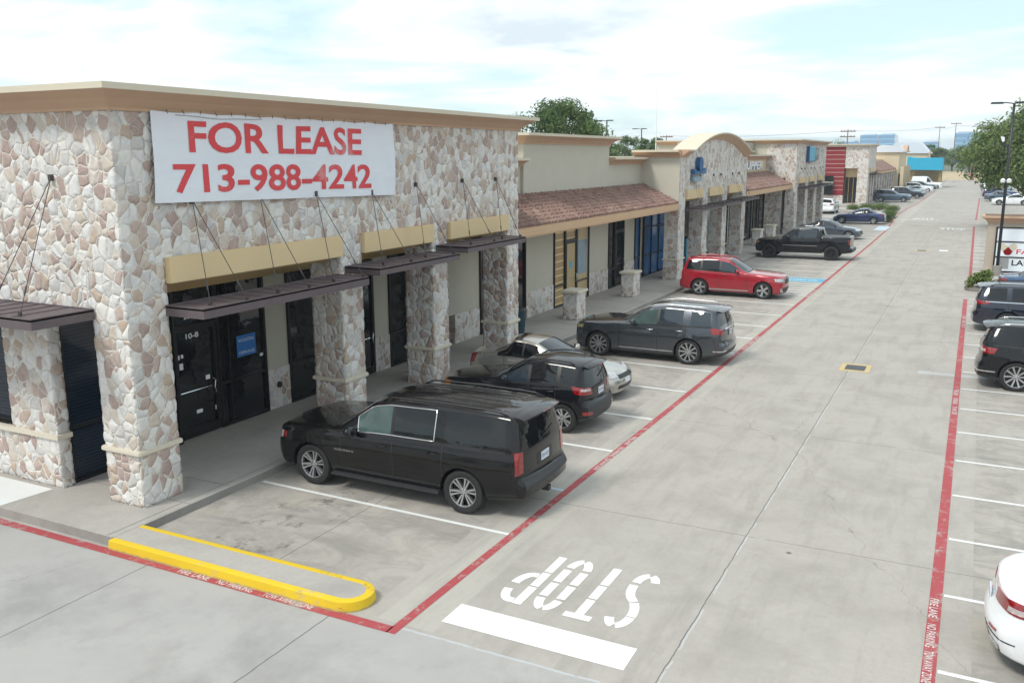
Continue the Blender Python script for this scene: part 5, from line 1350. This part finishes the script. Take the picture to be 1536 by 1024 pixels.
dur = suvspec(5.0, 1.94, 1.80, 3.04, .95, .40, 1.08, 1.12, wins=[(1.95, 2.85), (2.93, 3.8), (3.98, 4.68)], seams=[1.6, 2.89, 3.9], rim='ten', rr=.29, handles=[(2.68, 1.02), (3.65, 1.05)], rails=(2.2, 4.5, 'chrome'), plate=(.9, 'R'), wiper=1.24, spoiler=(4.64, 1.71, .24, None), clad=.08,
    patches=[('taillight', 'lamp_red', 'RC', [(-.42, .98), (.26, .98), (.30, 1.14), (-.42, 1.16)], .014), ('reverse_lamp', 'lamp_pale', 'RC', [(-.2, 1.03), (.08, 1.03), (.08, 1.09), (-.2, 1.1)], .02), ('bumper_trim', 'chrome', 'RC', [(-.5, .48), (.3, .48), (.3, .51), (-.5, .51)], .014), ('headlight', 'lamp_clear', 'FC', [(-.24, .86), (.22, .88), (.24, .98), (-.2, .97)], .012), ('grille', 'trim', 'F', (-.5, .5, .6, .86)), ('fender_flare', 'cladding', 'S', (3.25, 3.6, .3, .34), .01)])
make_car('glossy dark SUV with broad red tail lamp in the right hand stalls', 'paint_gloss_black', dur, (2.87, 27.82, 0), 0, 'parked_suv', 'car', PARKR)
acu = suvspec(4.95, 1.96, 1.74, 2.82, .95, .38, 1.06, 1.10, wins=[(1.95, 2.8), (2.88, 3.7), (3.86, 4.6)], seams=[1.6, 2.84, 3.78], rim='five', rails=(2.2, 4.4, 'trim'), plate=(.92, 'R'), spoiler=(4.58, 1.65, .24, None), wiper=1.2,
    patches=[('taillight', 'lamp_red', 'RC', [(-.3, .98), (.32, 1.02), (.38, 1.13), (-.3, 1.14)], .014), ('reverse_lamp', 'lamp_pale', 'RC', [(-.3, .99), (-.02, 1.0), (-.02, 1.08), (-.3, 1.09)], .02), ('beltline_chrome', 'chrome', 'S', (2.0, 4.6, 1.10, 1.125), .01), ('headlight', 'lamp_clear', 'FC', [(-.24, .84), (.22, .86), (.24, .96), (-.2, .95)], .012), ('grille', 'trim', 'F', (-.5, .5, .6, .86))])
make_car('midnight blue SUV with slim tail lamps behind the glossy dark one', 'paint_midnight', acu, (2.75, 36.75, 0), 0, 'parked_suv', 'car', PARKR)
make_car('light blue sedan beyond the planter with its red tail lamp showing', 'paint_blue', dict(sed, plate=(.8, 'R')), (3.5, 45.6, 0), 0, 'parked_sedan', 'car', PARKR)
FARR = 'distant cars parked under the big oak'
make_car('white car with dark wheels parked nearest under the big oak', 'paint_white', sed, (3.9, 131.3, 0), pi, 'parked_sedan', 'car', FARR)
for x, y, rz, mt, sp_, lb in ((3.2, 141, 0, 'paint_steel_blue', sed, 'grey green sedan second in the row under the big oak'), (3.0, 149, 0, 'paint_navy', suvg, 'bright blue SUV with red lamp under the big oak'), (3.0, 158, 0, 'paint_blue', sed, 'mid blue sedan beyond the bright blue SUV'),
                              (2.9, 167, 0, 'paint_silver', suvg, 'silver SUV deep in the row under the big oak'), (2.8, 178, 0, 'paint_steel_blue', suvg, 'hazy blue SUV near the far end of the right row'), (2.6, 190, 0, 'paint_silver', sed, 'pale sedan last in the far right row')):
    make_car(lb, mt, sp_, (x, y, 0), rz, 'parked_car', 'car', FARR)
# ================================================================ small things
def low_post(y, lab):
    t = thing('stone_post', lab, 'post', (-13.3, y, .15), 'short stone posts under the tile canopy')
    p = MB(); p.gbox(-13.6, -13.03, y - .42, y + .42, .15, 1.16, .05); p.build('shaft', 'stone_low', t, smooth=True)
    c = MB(); c.box(-13.68, -12.95, y - .50, y + .50, 1.16, 1.26); c.build('cap', 'stucco_band', t, bevel=.02)
low_post(31.3, 'short stone post with flat cap nearer the corner shop'); low_post(37.6, 'short stone post with flat cap nearer the arched shop')
low_post(63.5, 'short stone post in front of the red decals'); low_post(68.0, 'short stone post beside the hood of the black pickup')
t = thing('trash_can', 'dark teal trash can with domed lid beside the last pillar of the corner shop', 'trash can', (-13.9, 27.75, .15))
b = MB(); b.lathe([(.2, .15), (.26, .9), (.28, .92), (.28, .96)], (-13.9, 27.75, 0), 'z', 20); M['teal_metal'] = simple('teal_metal', (.015, .05, .07), .5); b.build('bin', 'teal_metal', t, smooth=True, angle=.6)
b = MB(); b.lathe([(.29, .96), (.26, 1.02), (.15, 1.08), (.001, 1.1)], (-13.9, 27.75, 0), 'z', 20); b.build('lid', 'black_plastic', t, smooth=True)
# propane style and sundry stuff by the arched shop
t = thing('blue_bin', 'slim blue bin standing between the arched shop columns', 'bin', (-14.4, 49.4, .15))
b = MB(); b.box(-14.6, -14.2, 49.2, 49.6, .15, 1.7); b.build('bin', 'handicap_blue', t, bevel=.03); b = MB(); b.box(-14.62, -14.18, 49.18, 49.62, 1.7, 1.78); b.build('lid', 'frame_blue', t)

# monument sign on the right
sw = thing('monument_sign', 'beige monument sign wall with white tenant panels and a dark cap', 'sign', (3.2, 55.5, 0))
b = MB(); b.box(.66, 6.5, 55.0, 56.3, 0, 2.72); b.build('wall', 'stucco_sign', sw)
c = MB(); cornice_run(c, [(.66, 56.3), (.66, 55.0), (6.5, 55.0), (6.5, 56.3)], 2.66, 3.02, .34, side=1); c.build('cornice', ['stucco_cornice', 'stucco_cornice'], sw)
b = MB(); b.box(.5, 6.6, 54.9, 56.5, 2.98, 3.04); b.build('cap', 'wood', sw)
for k in range(3):
    pz = [(1.68, 2.40), (.86, 1.66), (.10, .84)][k]
    b = MB(); b.box(1.16, 6.0, 54.93, 54.99, pz[0], pz[1]); pn = b.build('panel', 'panel_white', sw)
b = MB()
for z in (.06, .85, 1.67, 2.41): b.box(1.10, 6.06, 54.90, 54.985, z - .03, z + .03)
for x in (1.10, 6.02): b.box(x - .03, x + .03, 54.905, 54.985, .03, 2.44)
b.build('frame', 'frame_dark', sw)
b = MB(); text_to(b, 'FARMACIA', 2.6, .26, lambda u, v_, d: (3.42 + u, 54.925, 1.16 + v_), .02); b.build('sign_lettering', 'banner_red', sw)
b = MB(); text_to(b, 'LAUNDRY', 2.3, .30, lambda u, v_, d: (3.1 + u, 54.925, .56 + v_), .02); b.build('sign_lettering', 'frame_dark', sw)
# two crossed capsules forming a heart, red below, cream above
def capsule(cx, cz, ang, half):
    b = MB(); r_, l_ = .17, .20; pts = [(l_ + r_ * cos(radians(a)), r_ * sin(radians(a))) for a in range(-90, 91, 15)] + [(-l_ + r_ * cos(radians(a)), r_ * sin(radians(a))) for a in range(90, 271, 15)]
    c_, s_ = cos(ang), sin(ang)
    if half == 'top': pts = [(max(0, x), z) for x, z in pts]
    elif half == 'low': pts = [(min(0, x), z) for x, z in pts]
    b.face([(cx + x * c_ - z * s_, 54.922 - (.002 if half == 'low' else 0) - (.003 if ang > 1.5 else 0), cz + x * s_ + z * c_) for x, z in pts]); return b
for ang, cx in ((pi * .25, 1.83), (pi * .75, 1.60)):
    capsule(cx, 1.27, ang, 'top').build('capsule_logo', 'stucco_cap', sw)
    capsule(cx, 1.27, ang, 'low').build('capsule_logo', 'lamp_red', sw)
b = MB(); b.box(1.3, 1.8, 54.9, 54.928, .25, .80); b.build('sticker', 'alloy', sw)

def lamp_post(x, y, h, label, group, heads=True, floods=True, r0=.085, name='lamp_post'):
    t = thing(name, label, 'lamp post', (x, y, 0), group)
    b = MB(); b.tube([(x, y, 0), (x, y, h * .5), (x, y, h)], [r0, r0 * .85, r0 * .7], 10); b.build('pole', 'dark_steel', t, smooth=True)
    b = MB(); b.lathe([(.22, 0), (.22, .5), (.19, .52), (.001, .52)], (x, y, 0), 'z', 16); b.build('base', 'concrete_kerb', t)
    for s, dx in ((-1, .78), (1, .30)):
        b = MB(); b.tube([(x, y, h), (x + s * dx * .5, y, h + .06), (x + s * dx, y, h + .04)], .03, 6)
        b.prism([(x + s * dx - .3, h + .0), (x + s * dx + .3, h + .0), (x + s * dx + .26, h + .09), (x + s * dx - .26, h + .09)], 'y', y - .16, y + .16); b.build('lamp_head', 'dark_steel', t)
    return t
lp = lamp_post(1.27, 53.6, 8.75, 'tall dark lamp post with floodlight and white cameras in front of the beige sign', 'lamp posts')
b = MB(); b.tube([(1.25, 53.55, 6.0), (1.05, 53.5, 6.05), (1.02, 53.5, 6.6)], .03, 6); b.prism([(.80, 7.15), (1.02, 7.1), (1.12, 6.6), (1.0, 6.5)], 'y', 53.35, 53.65); b.build('floodlight', 'dark_steel', lp)
b = MB(); b.face([(.80, 53.34, 7.14), (.99, 53.34, 7.09), (1.0, 53.34, 6.88), (.9, 53.34, 6.85)]); b.build('flood_lens', 'white_paint', lp)
for dx in (-.16, .12):
    b = MB(); b.sphere((1.27 + dx, 53.4, 4.93), .11, 8, (1, 1, .8)); b.lathe([(.1, -.12), (.13, .0)], (1.27 + dx, 53.4, 4.93), 'z', 12); b.box(1.27 + dx - .03, 1.27 + dx + .03, 53.4, 53.58, 4.95, 5.02); b.build('camera', 'white_paint', lp)
far_l = 'lamp posts beyond the roofs'
lamp_post(-30.2, 78, 9.3, 'slim lamp post seen over the cream parapet left of the antenna', far_l); lamp_post(-34.5, 100, 9.2, 'small twin lamp post seen over the roofs right of the antenna', far_l)
an = thing('antenna_mast', 'thin white antenna mast rising behind the arched shop', 'antenna', (-29.5, 90, 0))
b = MB(); b.tube([(-29.5, 90, 0), (-29.5, 90, 13.2)], [.08, .035], 8); b.build('mast', 'white_paint', an); b = MB(); b.box(-29.8, -29.2, 89.7, 90.3, 0, .4); b.build('base', 'concrete_kerb', an)
def utility_pole(x, y, h, lab, arms=1):
    t = thing('utility_pole', lab, 'utility pole', (x, y, 0), 'utility poles beyond the shops')
    b = MB(); b.tube([(x, y, 0), (x, y, h)], [.13, .09], 8); b.build('pole', 'wood', t, smooth=True)
    for k in range(arms):
        b = MB(); b.box(x - 1.4, x + 1.4, y - .1, y + .1, h - .5 - k * 1.0, h - .3 - k * 1.0)
        for q in (-1.2, -.6, .6, 1.2): b.tube([(x + q, y, h - .3 - k), (x + q, y, h - .05 - k)], .05, 5)
        b.build('crossarm', 'wood', t)
    return t
UP = [(-23.5, 190, 11.2, 'utility pole with twin crossarms rising behind the gable shop', 2), (-11.5, 300, 14.6, 'leaning height utility pole left of the glass tower', 1), (-7.3, 300, 15.6, 'taller utility pole just left of the glass tower', 1), (-60, 190, 10.6, 'utility pole standing over the square stone shop', 1), (40, 250, 13, 'utility pole behind the big oak', 1), (-2.5, 420, 18, 'far utility pole in front of the glass tower', 1)]
for u in UP: utility_pole(*u)
b = MB()
for (x0, y0, z0), (x1, y1, z1) in (((-60, 190, 10.4), (-23.5, 190, 10.9)), ((-23.5, 190, 10.9), (-11.5, 300, 14.3)), ((-11.5, 300, 14.3), (-7.3, 300, 14.6)), ((-7.3, 300, 14.6), (40, 250, 12.6))):
    b.tube([(x0 + (x1 - x0) * i / 12, y0 + (y1 - y0) * i / 12, z0 + (z1 - z0) * i / 12 - .5 * sin(pi * i / 12)) for i in range(13)], .035, 4)
tag(b.build('power_line', 'dark_steel', origin=(-23.5, 190, 10.9)), 'thin dark power line strung between the utility poles', 'power line')

# towers
def tower(x0, x1, y, h, lab, d=40):
    t = thing('office_tower', lab, 'building', ((x0 + x1) / 2, y, 0), 'glass towers on the skyline')
    b = MB(); b.box(x0, x1, y, y + d, 0, h); b.build('curtain_wall', 'tower_glass', t); b = MB(); b.box(x0 + 2, x1 - 2, y + 3, y + d - 3, h, h + 1.2); b.build('roof_plant', 'plate', t)
    n_ = max(2, int((x1 - x0) / 6)); f = MB()
    for k in range(n_ + 1): f.box(x0 + (x1 - x0) * k / n_ - .15, x0 + (x1 - x0) * k / n_ + .15, y - .25, y - .02, 0, h)
    f.build('mullion', 'tower_glass', t)
tower(-22, -.5, 900, 25.5, 'wide blue glass office block right of the utility poles'); tower(-100, -86, 900, 24.5, 'squat blue glass office tower left of centre'); tower(-84, -71, 900, 24.8, 'blue glass tower with a stepped outline beside the squat one')
tower(-118, -103, 900, 18.5, 'low pale blue office block over the red clad shop'); tower(-52, -38, 1000, 19, 'small hazy tower above the mid distance trees')

# ---------------------------------------------------------------- vegetation
def leaf_mat(name, a, c, warm=.0):
    m, n, b = new_mat(name); v = n.obj()
    g_ = n.new('ShaderNodeNewGeometry'); r_ = g_.outputs['Random Per Island']
    col = n.mix(r_, a, c); col = n.mix(n.rng(n.noise(v, .7, 3), .4, .7, 0, .6), col, [q * .65 for q in a])
    col = n.mix(n.m('MULTIPLY', n.m('GREATER_THAN', r_, .93), .6), col, (.16, .15, .05))
    n.put(b.inputs['Base Color'], col); b.inputs['Roughness'].default_value = .55; b.inputs['Specular IOR Level'].default_value = .3
    tr = n.new('ShaderNodeBsdfTranslucent'); n.put(tr.inputs[0], n.mix(.5, col, (.12, .2, .02)))
    mx = n.new('ShaderNodeMixShader'); mx.inputs[0].default_value = .28
    n.l.new(b.outputs[0], mx.inputs[1]); n.l.new(tr.outputs[0], mx.inputs[2]); n.l.new(mx.outputs[0], n.n['Material Output'].inputs[0]); M[name] = m
leaf_mat('leaf_oak', (.11, .17, .045), (.22, .30, .10)); leaf_mat('leaf_dark', (.06, .115, .04), (.14, .215, .06)); leaf_mat('leaf_shrub', (.10, .15, .03), (.20, .27, .065)); leaf_mat('leaf_far', (.12, .18, .075), (.20, .28, .11))
def leaves(mb, R, c, rad, n, size, flat=.7):
    """n bent leaf sprays spread through an ellipsoid clump"""
    for _ in range(n):
        while True:
            p = Vector((R.uniform(-1, 1), R.uniform(-1, 1), R.uniform(-1, 1)))
            if p.length < 1: break
        p = p * (.45 + .55 * p.length)
        q = Vector((c[0] + p.x * rad, c[1] + p.y * rad, c[2] + p.z * rad * flat))
        d = (Vector((p.x, p.y, p.z + .35)) + Vector((R.uniform(-.8, .8), R.uniform(-.8, .8), R.uniform(-.8, .8)))).normalized()
        u = d.orthogonal().normalized(); u = Matrix.Rotation(R.uniform(0, 6.28), 3, d) @ u; w = d.cross(u)
        s = size * R.uniform(.6, 1.3)
        a_, b_, c_, e_ = q - u * s, q + w * s * .42 + d * s * .12, q + u * s, q - w * s * .42 + d * s * .12
        mb.face([a_, b_, c_, e_])
def tree(name, lab, x, y, h, rad, cz, seed, mat_='leaf_oak', clumps=46, per=230, size=.16, group=None, trunk=.28, vs=.72, cat='tree', offx=0.):
    R = random.Random(seed)
    t = thing(name, lab, cat, (x, y, 0), group)
    tr = MB(); fork = cz - rad * vs * .75
    tr.tube([(x, y, 0), (x + .08, y, fork * .5), (x + .0, y + .1, fork)], [trunk * 1.25, trunk, trunk * .85], 10)
    cr = MB(); cs = []
    for k in range(clumps):
        a = R.uniform(0, 2 * pi); e = R.uniform(-.55, 1) ; rr_ = R.uniform(.45, 1.0)
        ce = math.sqrt(max(0, 1 - min(1, e * e)))
        cs.append((x + offx + rad * rr_ * ce * cos(a) * R.uniform(.8, 1.12), y + rad * rr_ * ce * sin(a), cz + rad * vs * e * R.uniform(.7, 1.08)))
    for k, c in enumerate(cs):
        leaves(cr, R, c, rad * R.uniform(.20, .34), per, size)
        if k % 3 == 0:
            m1 = (x + (c[0] - x) * .45 + R.uniform(-.2, .2), y + (c[1] - y) * .45, fork + (c[2] - fork) * .55)
            tr.tube([(x, y + .05, fork * .96), m1, c], [trunk * .5, trunk * .26, trunk * .07], 6)
    tr.build('trunk', 'bark', t, smooth=True); cr.build('crown', mat_, t)
    return t
tree('oak_tree', 'big spreading oak over the parked cars at the right edge', 4.3, 88, 10, 5.5, 5.9, 3, 'leaf_oak', 105, 330, .17, None, .38, .80)
tree('oak_tree', 'second oak behind the big one at the right edge', 9.5, 100, 10, 5.5, 7.2, 9, 'leaf_oak', 46, 220, .2, None, .35, .75)
tree('oak_tree', 'dense dark tree showing above the cream parapet', -26.8, 60, 9.8, 3.7, 7.2, 5, 'leaf_dark', 60, 260, .13, None, .3, .66)
BT = 'trees beyond the shop roofs'
for i, (x, y, r_, cz, m_, lb) in enumerate(((-38, 105, 3.0, 5.9, 'leaf_far', 'pale round treetop left of the antenna mast'), (-31.5, 95, 2.4, 6.2, 'leaf_dark', 'small green treetop just right of the antenna mast'), (-33, 84, 2.2, 5.6, 'leaf_far', 'low treetop beside the slim lamp post'), (-27.5, 98, 1.8, 5.9, 'leaf_far', 'low treetop near the arch shoulder'))):
    tree('tree', lb, x, y, 8, r_, cz, 20 + i, m_, 26, 150, .16, BT, .2)
FT = 'trees at the far end of the lane'
for i, (x, y, r_, cz, m_, lb) in enumerate(((-9.0, 240, 3.4, 5.2, 'leaf_far', 'bushy tree right behind the teal canopy'), (-6.6, 268, 4.2, 5.4, 'leaf_far', 'round tree behind the cream end wall'), (-2.6, 275, 3.8, 5.8, 'leaf_far', 'tree behind the gap in the end wall'), (1.2, 268, 4.0, 6.0, 'leaf_oak', 'tree left of the big oak at the end of the lane'), (-13, 265, 3.4, 6.4, 'leaf_dark', 'darker tall tree behind the teal canopy'), (2.6, 205, 3.0, 4.2, 'leaf_oak', 'tree over the last cars of the right row'), (3.6, 165, 2.7, 4.6, 'leaf_oak', 'tree over the middle of the far right row'), (-40, 300, 7, 5, 'leaf_far', 'wide far tree left of the lane end'), (-22, 310, 6, 4.5, 'leaf_far', 'wide far tree behind the orange shop'))):
    tree('tree', lb, x, y, 8, r_, cz, 40 + i, m_, 30, 150, .22, FT, .22)
# far wood closing the horizon
R = random.Random(77); fw = MB()
for k in range(150):
    x = -420 + k * 5.4 + R.uniform(-2, 2); yy = 430 + R.uniform(-30, 60); s = R.uniform(3.2, 5.6)
    leaves(fw, R, (x, yy, s * .72), s, 46, 1.15, .8)
tag(fw.build('far_wood', 'leaf_far', origin=(0, 430, 0)), 'low far band of trees along the horizon', 'wood', None, 'stuff')
R = random.Random(78); fw = MB()  # unseen tree belt behind the camera, added to give car glass a darker reflection
for k in range(70):
    x = -150 + k * 5 + R.uniform(-2, 2); s = R.uniform(3.0, 5.0); leaves(fw, R, (x, -58 + R.uniform(-6, 6), s * .8), s, 60, .9, .85)
tag(fw.build('street_reflection_wood', 'leaf_oak', origin=(0, -58, 0)), 'unseen band of trees added behind the viewer to darken reflections', 'wood', None, 'stuff')
fw = MB()  # second unseen belt, added so the shop windows reflect something dark
for k in range(60):
    y = -20 + k * 5 + R.uniform(-2, 2); s = R.uniform(3.0, 5.0); leaves(fw, R, (62 + R.uniform(-5, 5), y, s * .8), s, 60, .9, .85)
tag(fw.build('lot_reflection_wood', 'leaf_oak', origin=(62, 100, 0)), 'unseen band of trees added right of the lot to darken window reflections', 'wood', None, 'stuff')
# rounded bushes on the island
isl2 = MB(); P2 = [(-14.6, 112.5), (-13, 108), (-8.0, 98.6), (-7.2, 98.4), (-7.1, 101), (-8.6, 107), (-12.8, 116.5), (-14, 117)]
isl2.prism(P2, 'z', 0, .14); isl2 = isl2.build('planting_island', 'concrete_walk', origin=(-10.6, 108, 0)); tag(isl2, 'raised planting island holding the round bushes', 'kerb island')
GB = 'clipped bushes on the planting island'
for i, (x, y, r_, lb) in enumerate(((-12.4, 110.5, 1.0, 'leftmost clipped bush, low and round, on the planting island'), (-11.2, 110.3, 1.15, 'second clipped bush from the left behind the deep blue sedan'), (-9.7, 110.2, 1.2, 'middle clipped bush, tallest of the row'), (-8.3, 109.3, 1.0, 'clipped bush next to the brownish one'), (-7.75, 101.0, .95, 'brownish clipped bush at the lane end of the island'))):
    t = thing('bush', lb, 'bush', (x, y, .1), GB); R = random.Random(60 + i)
    cr = MB(); 
    for k in range(10): leaves(cr, R, (x + R.uniform(-.45, .45) * r_, y + R.uniform(-.4, .4) * r_, .42 * r_ + R.uniform(-.12, .12) * r_), r_ * .6, 300, .05, .62)
    cr.build('foliage', 'leaf_shrub', t); st_ = MB()
    for k in range(5): st_.tube([(x, y, .1), (x + R.uniform(-.4, .4), y + R.uniform(-.4, .4), .8 * r_)], [.03, .012], 5)
    st_.build('stem', 'bark', t)
t = thing('bush', 'dark boxy bush right behind the deep blue sedan', 'bush', (-7.45, 92.6, 0)); R = random.Random(99); cr = MB()
for k in range(12): leaves(cr, R, (-7.45 + R.uniform(-.4, .4), 92.6 + R.uniform(-.4, .4), .5 + R.uniform(-.3, .35)), .42, 150, .07, .9)
cr.build('foliage', 'leaf_dark', t)
# planter on the right
t = thing('planter', 'round concrete planter with a leafy shrub beside the fire lane', 'planter', (.42, 47.2, 0))
b = MB(); b.lathe([(.001, 0), (.56, 0), (.60, .12), (.60, .16), (.5, .16), (.48, .1), (.001, .1)], (.42, 47.2, 0), 'z', 28); b.build('ring', 'concrete_kerb', t, smooth=True, angle=.5)
R = random.Random(31); cr = MB()
for k in range(16): leaves(cr, R, (.42 + R.uniform(-.38, .38), 47.2 + R.uniform(-.35, .35), .52 + R.uniform(-.25, .32)), .24, 60, .085, .9)
cr.build('shrub', 'leaf_shrub', t)

# ================================================================ sky, sun, camera
hz = MB(); hz.box(-1600, 1600, -300, 3100, -1.05, 29); hm = bpy.data.materials.new('haze'); hm.use_nodes = True
hm.node_tree.nodes.clear(); ho_ = hm.node_tree.nodes.new('ShaderNodeOutputMaterial'); hv = hm.node_tree.nodes.new('ShaderNodeVolumePrincipled')
hv.inputs['Density'].default_value = .00045; hv.inputs['Color'].default_value = (.80, .90, 1, 1); hm.node_tree.links.new(hv.outputs[0], ho_.inputs['Volume'])
hz = hz.build('haze', hm); tag(hz, None, None, None, 'stuff')
W = bpy.data.worlds.new('World'); S.world = W; W.use_nodes = True
n = N(W.node_tree); bg = W.node_tree.nodes['Background']
sky = n.new('ShaderNodeTexSky', sky_type='NISHITA'); sky.sun_disc = False
SUN_EL, SUN_AZ = radians(52), radians(205)      # azimuth clockwise from +Y
sky.sun_elevation = SUN_EL; sky.sun_rotation = SUN_AZ; sky.air_density = 1.0; sky.dust_density = 1.2; sky.ozone_density = 1.3
d = n.gen(); q = n.xyz(d)
zz_ = n.m('ADD', n.m('MAXIMUM', q[2], 0), .10)
pl = n.comb(n.m('DIVIDE', q[0], zz_), n.m('DIVIDE', q[1], zz_), 0)
c1 = n.noise(n.add(n.scale(pl, (1, 1, 1)), (4.3, 2.1, 0)), .55, 8, .58, .5); c2 = n.noise(n.add(pl, (11, 5, 0)), 1.6, 6, .6)
cov = n.m('ADD', n.m('MULTIPLY', c1, .78), n.m('MULTIPLY', c2, .22))
gap = n.rng(cov, .40, .53, 1, 0)
thin = n.mix(.6, n.scale(sky.outputs[0], (1.0, 1.05, 1.05)), (4.8, 6.4, 6.8))
white = n.mix(n.rng(cov, .46, .70), (6.8, 7.4, 7.5), (8.3, 8.35, 8.3))
grey = n.rng(c1, .53, .66, 0, .8); white = n.mix(grey, white, (4.0, 4.8, 5.4))
colr = n.mix(n.m('MULTIPLY', gap, .9), white, thin)
n.put(bg.inputs['Color'], colr); bg.inputs['Strength'].default_value = .1
sl = bpy.data.lights.new('sun', 'SUN'); sl.energy = 1.5; sl.angle = radians(14); sl.color = (1, .95, .87)
so = bpy.data.objects.new('sun', sl); COL.objects.link(so)
dirv = Vector((sin(SUN_AZ) * cos(SUN_EL), cos(SUN_AZ) * cos(SUN_EL), sin(SUN_EL)))
so.rotation_euler = dirv.to_track_quat('Z', 'Y').to_euler(); so.location = dirv * 60
cam = bpy.data.cameras.new('camera'); co = bpy.data.objects.new('camera', cam); COL.objects.link(co); S.camera = co
cam.sensor_width = 36; cam.lens = 1351.82 / 1536 * 36; cam.clip_end = 6000; cam.clip_start = .1
pitch, yaw, roll = 0.202001295, 0.472217614, -0.00345857216
fw_ = Vector((-sin(yaw) * cos(pitch), cos(yaw) * cos(pitch), -sin(pitch))); rt = Vector((cos(yaw), sin(yaw), 0)); up = rt.cross(fw_)
r2 = rt * cos(roll) + up * sin(roll); u2 = -rt * sin(roll) + up * cos(roll)
co.matrix_world = Matrix(((r2.x, u2.x, -fw_.x, 0), (r2.y, u2.y, -fw_.y, 0), (r2.z, u2.z, -fw_.z, 6.2), (0, 0, 0, 1)))
S.view_settings.view_transform = 'Standard'; S.view_settings.look = 'None'; S.view_settings.exposure = .74; S.view_settings.gamma = 1
for o in list(bpy.data.objects):
    if '_o' in o: del o['_o']
    if o.type == 'MESH' and 'kind' not in o and o.parent is None and 'label' not in o: o['kind'] = 'structure'
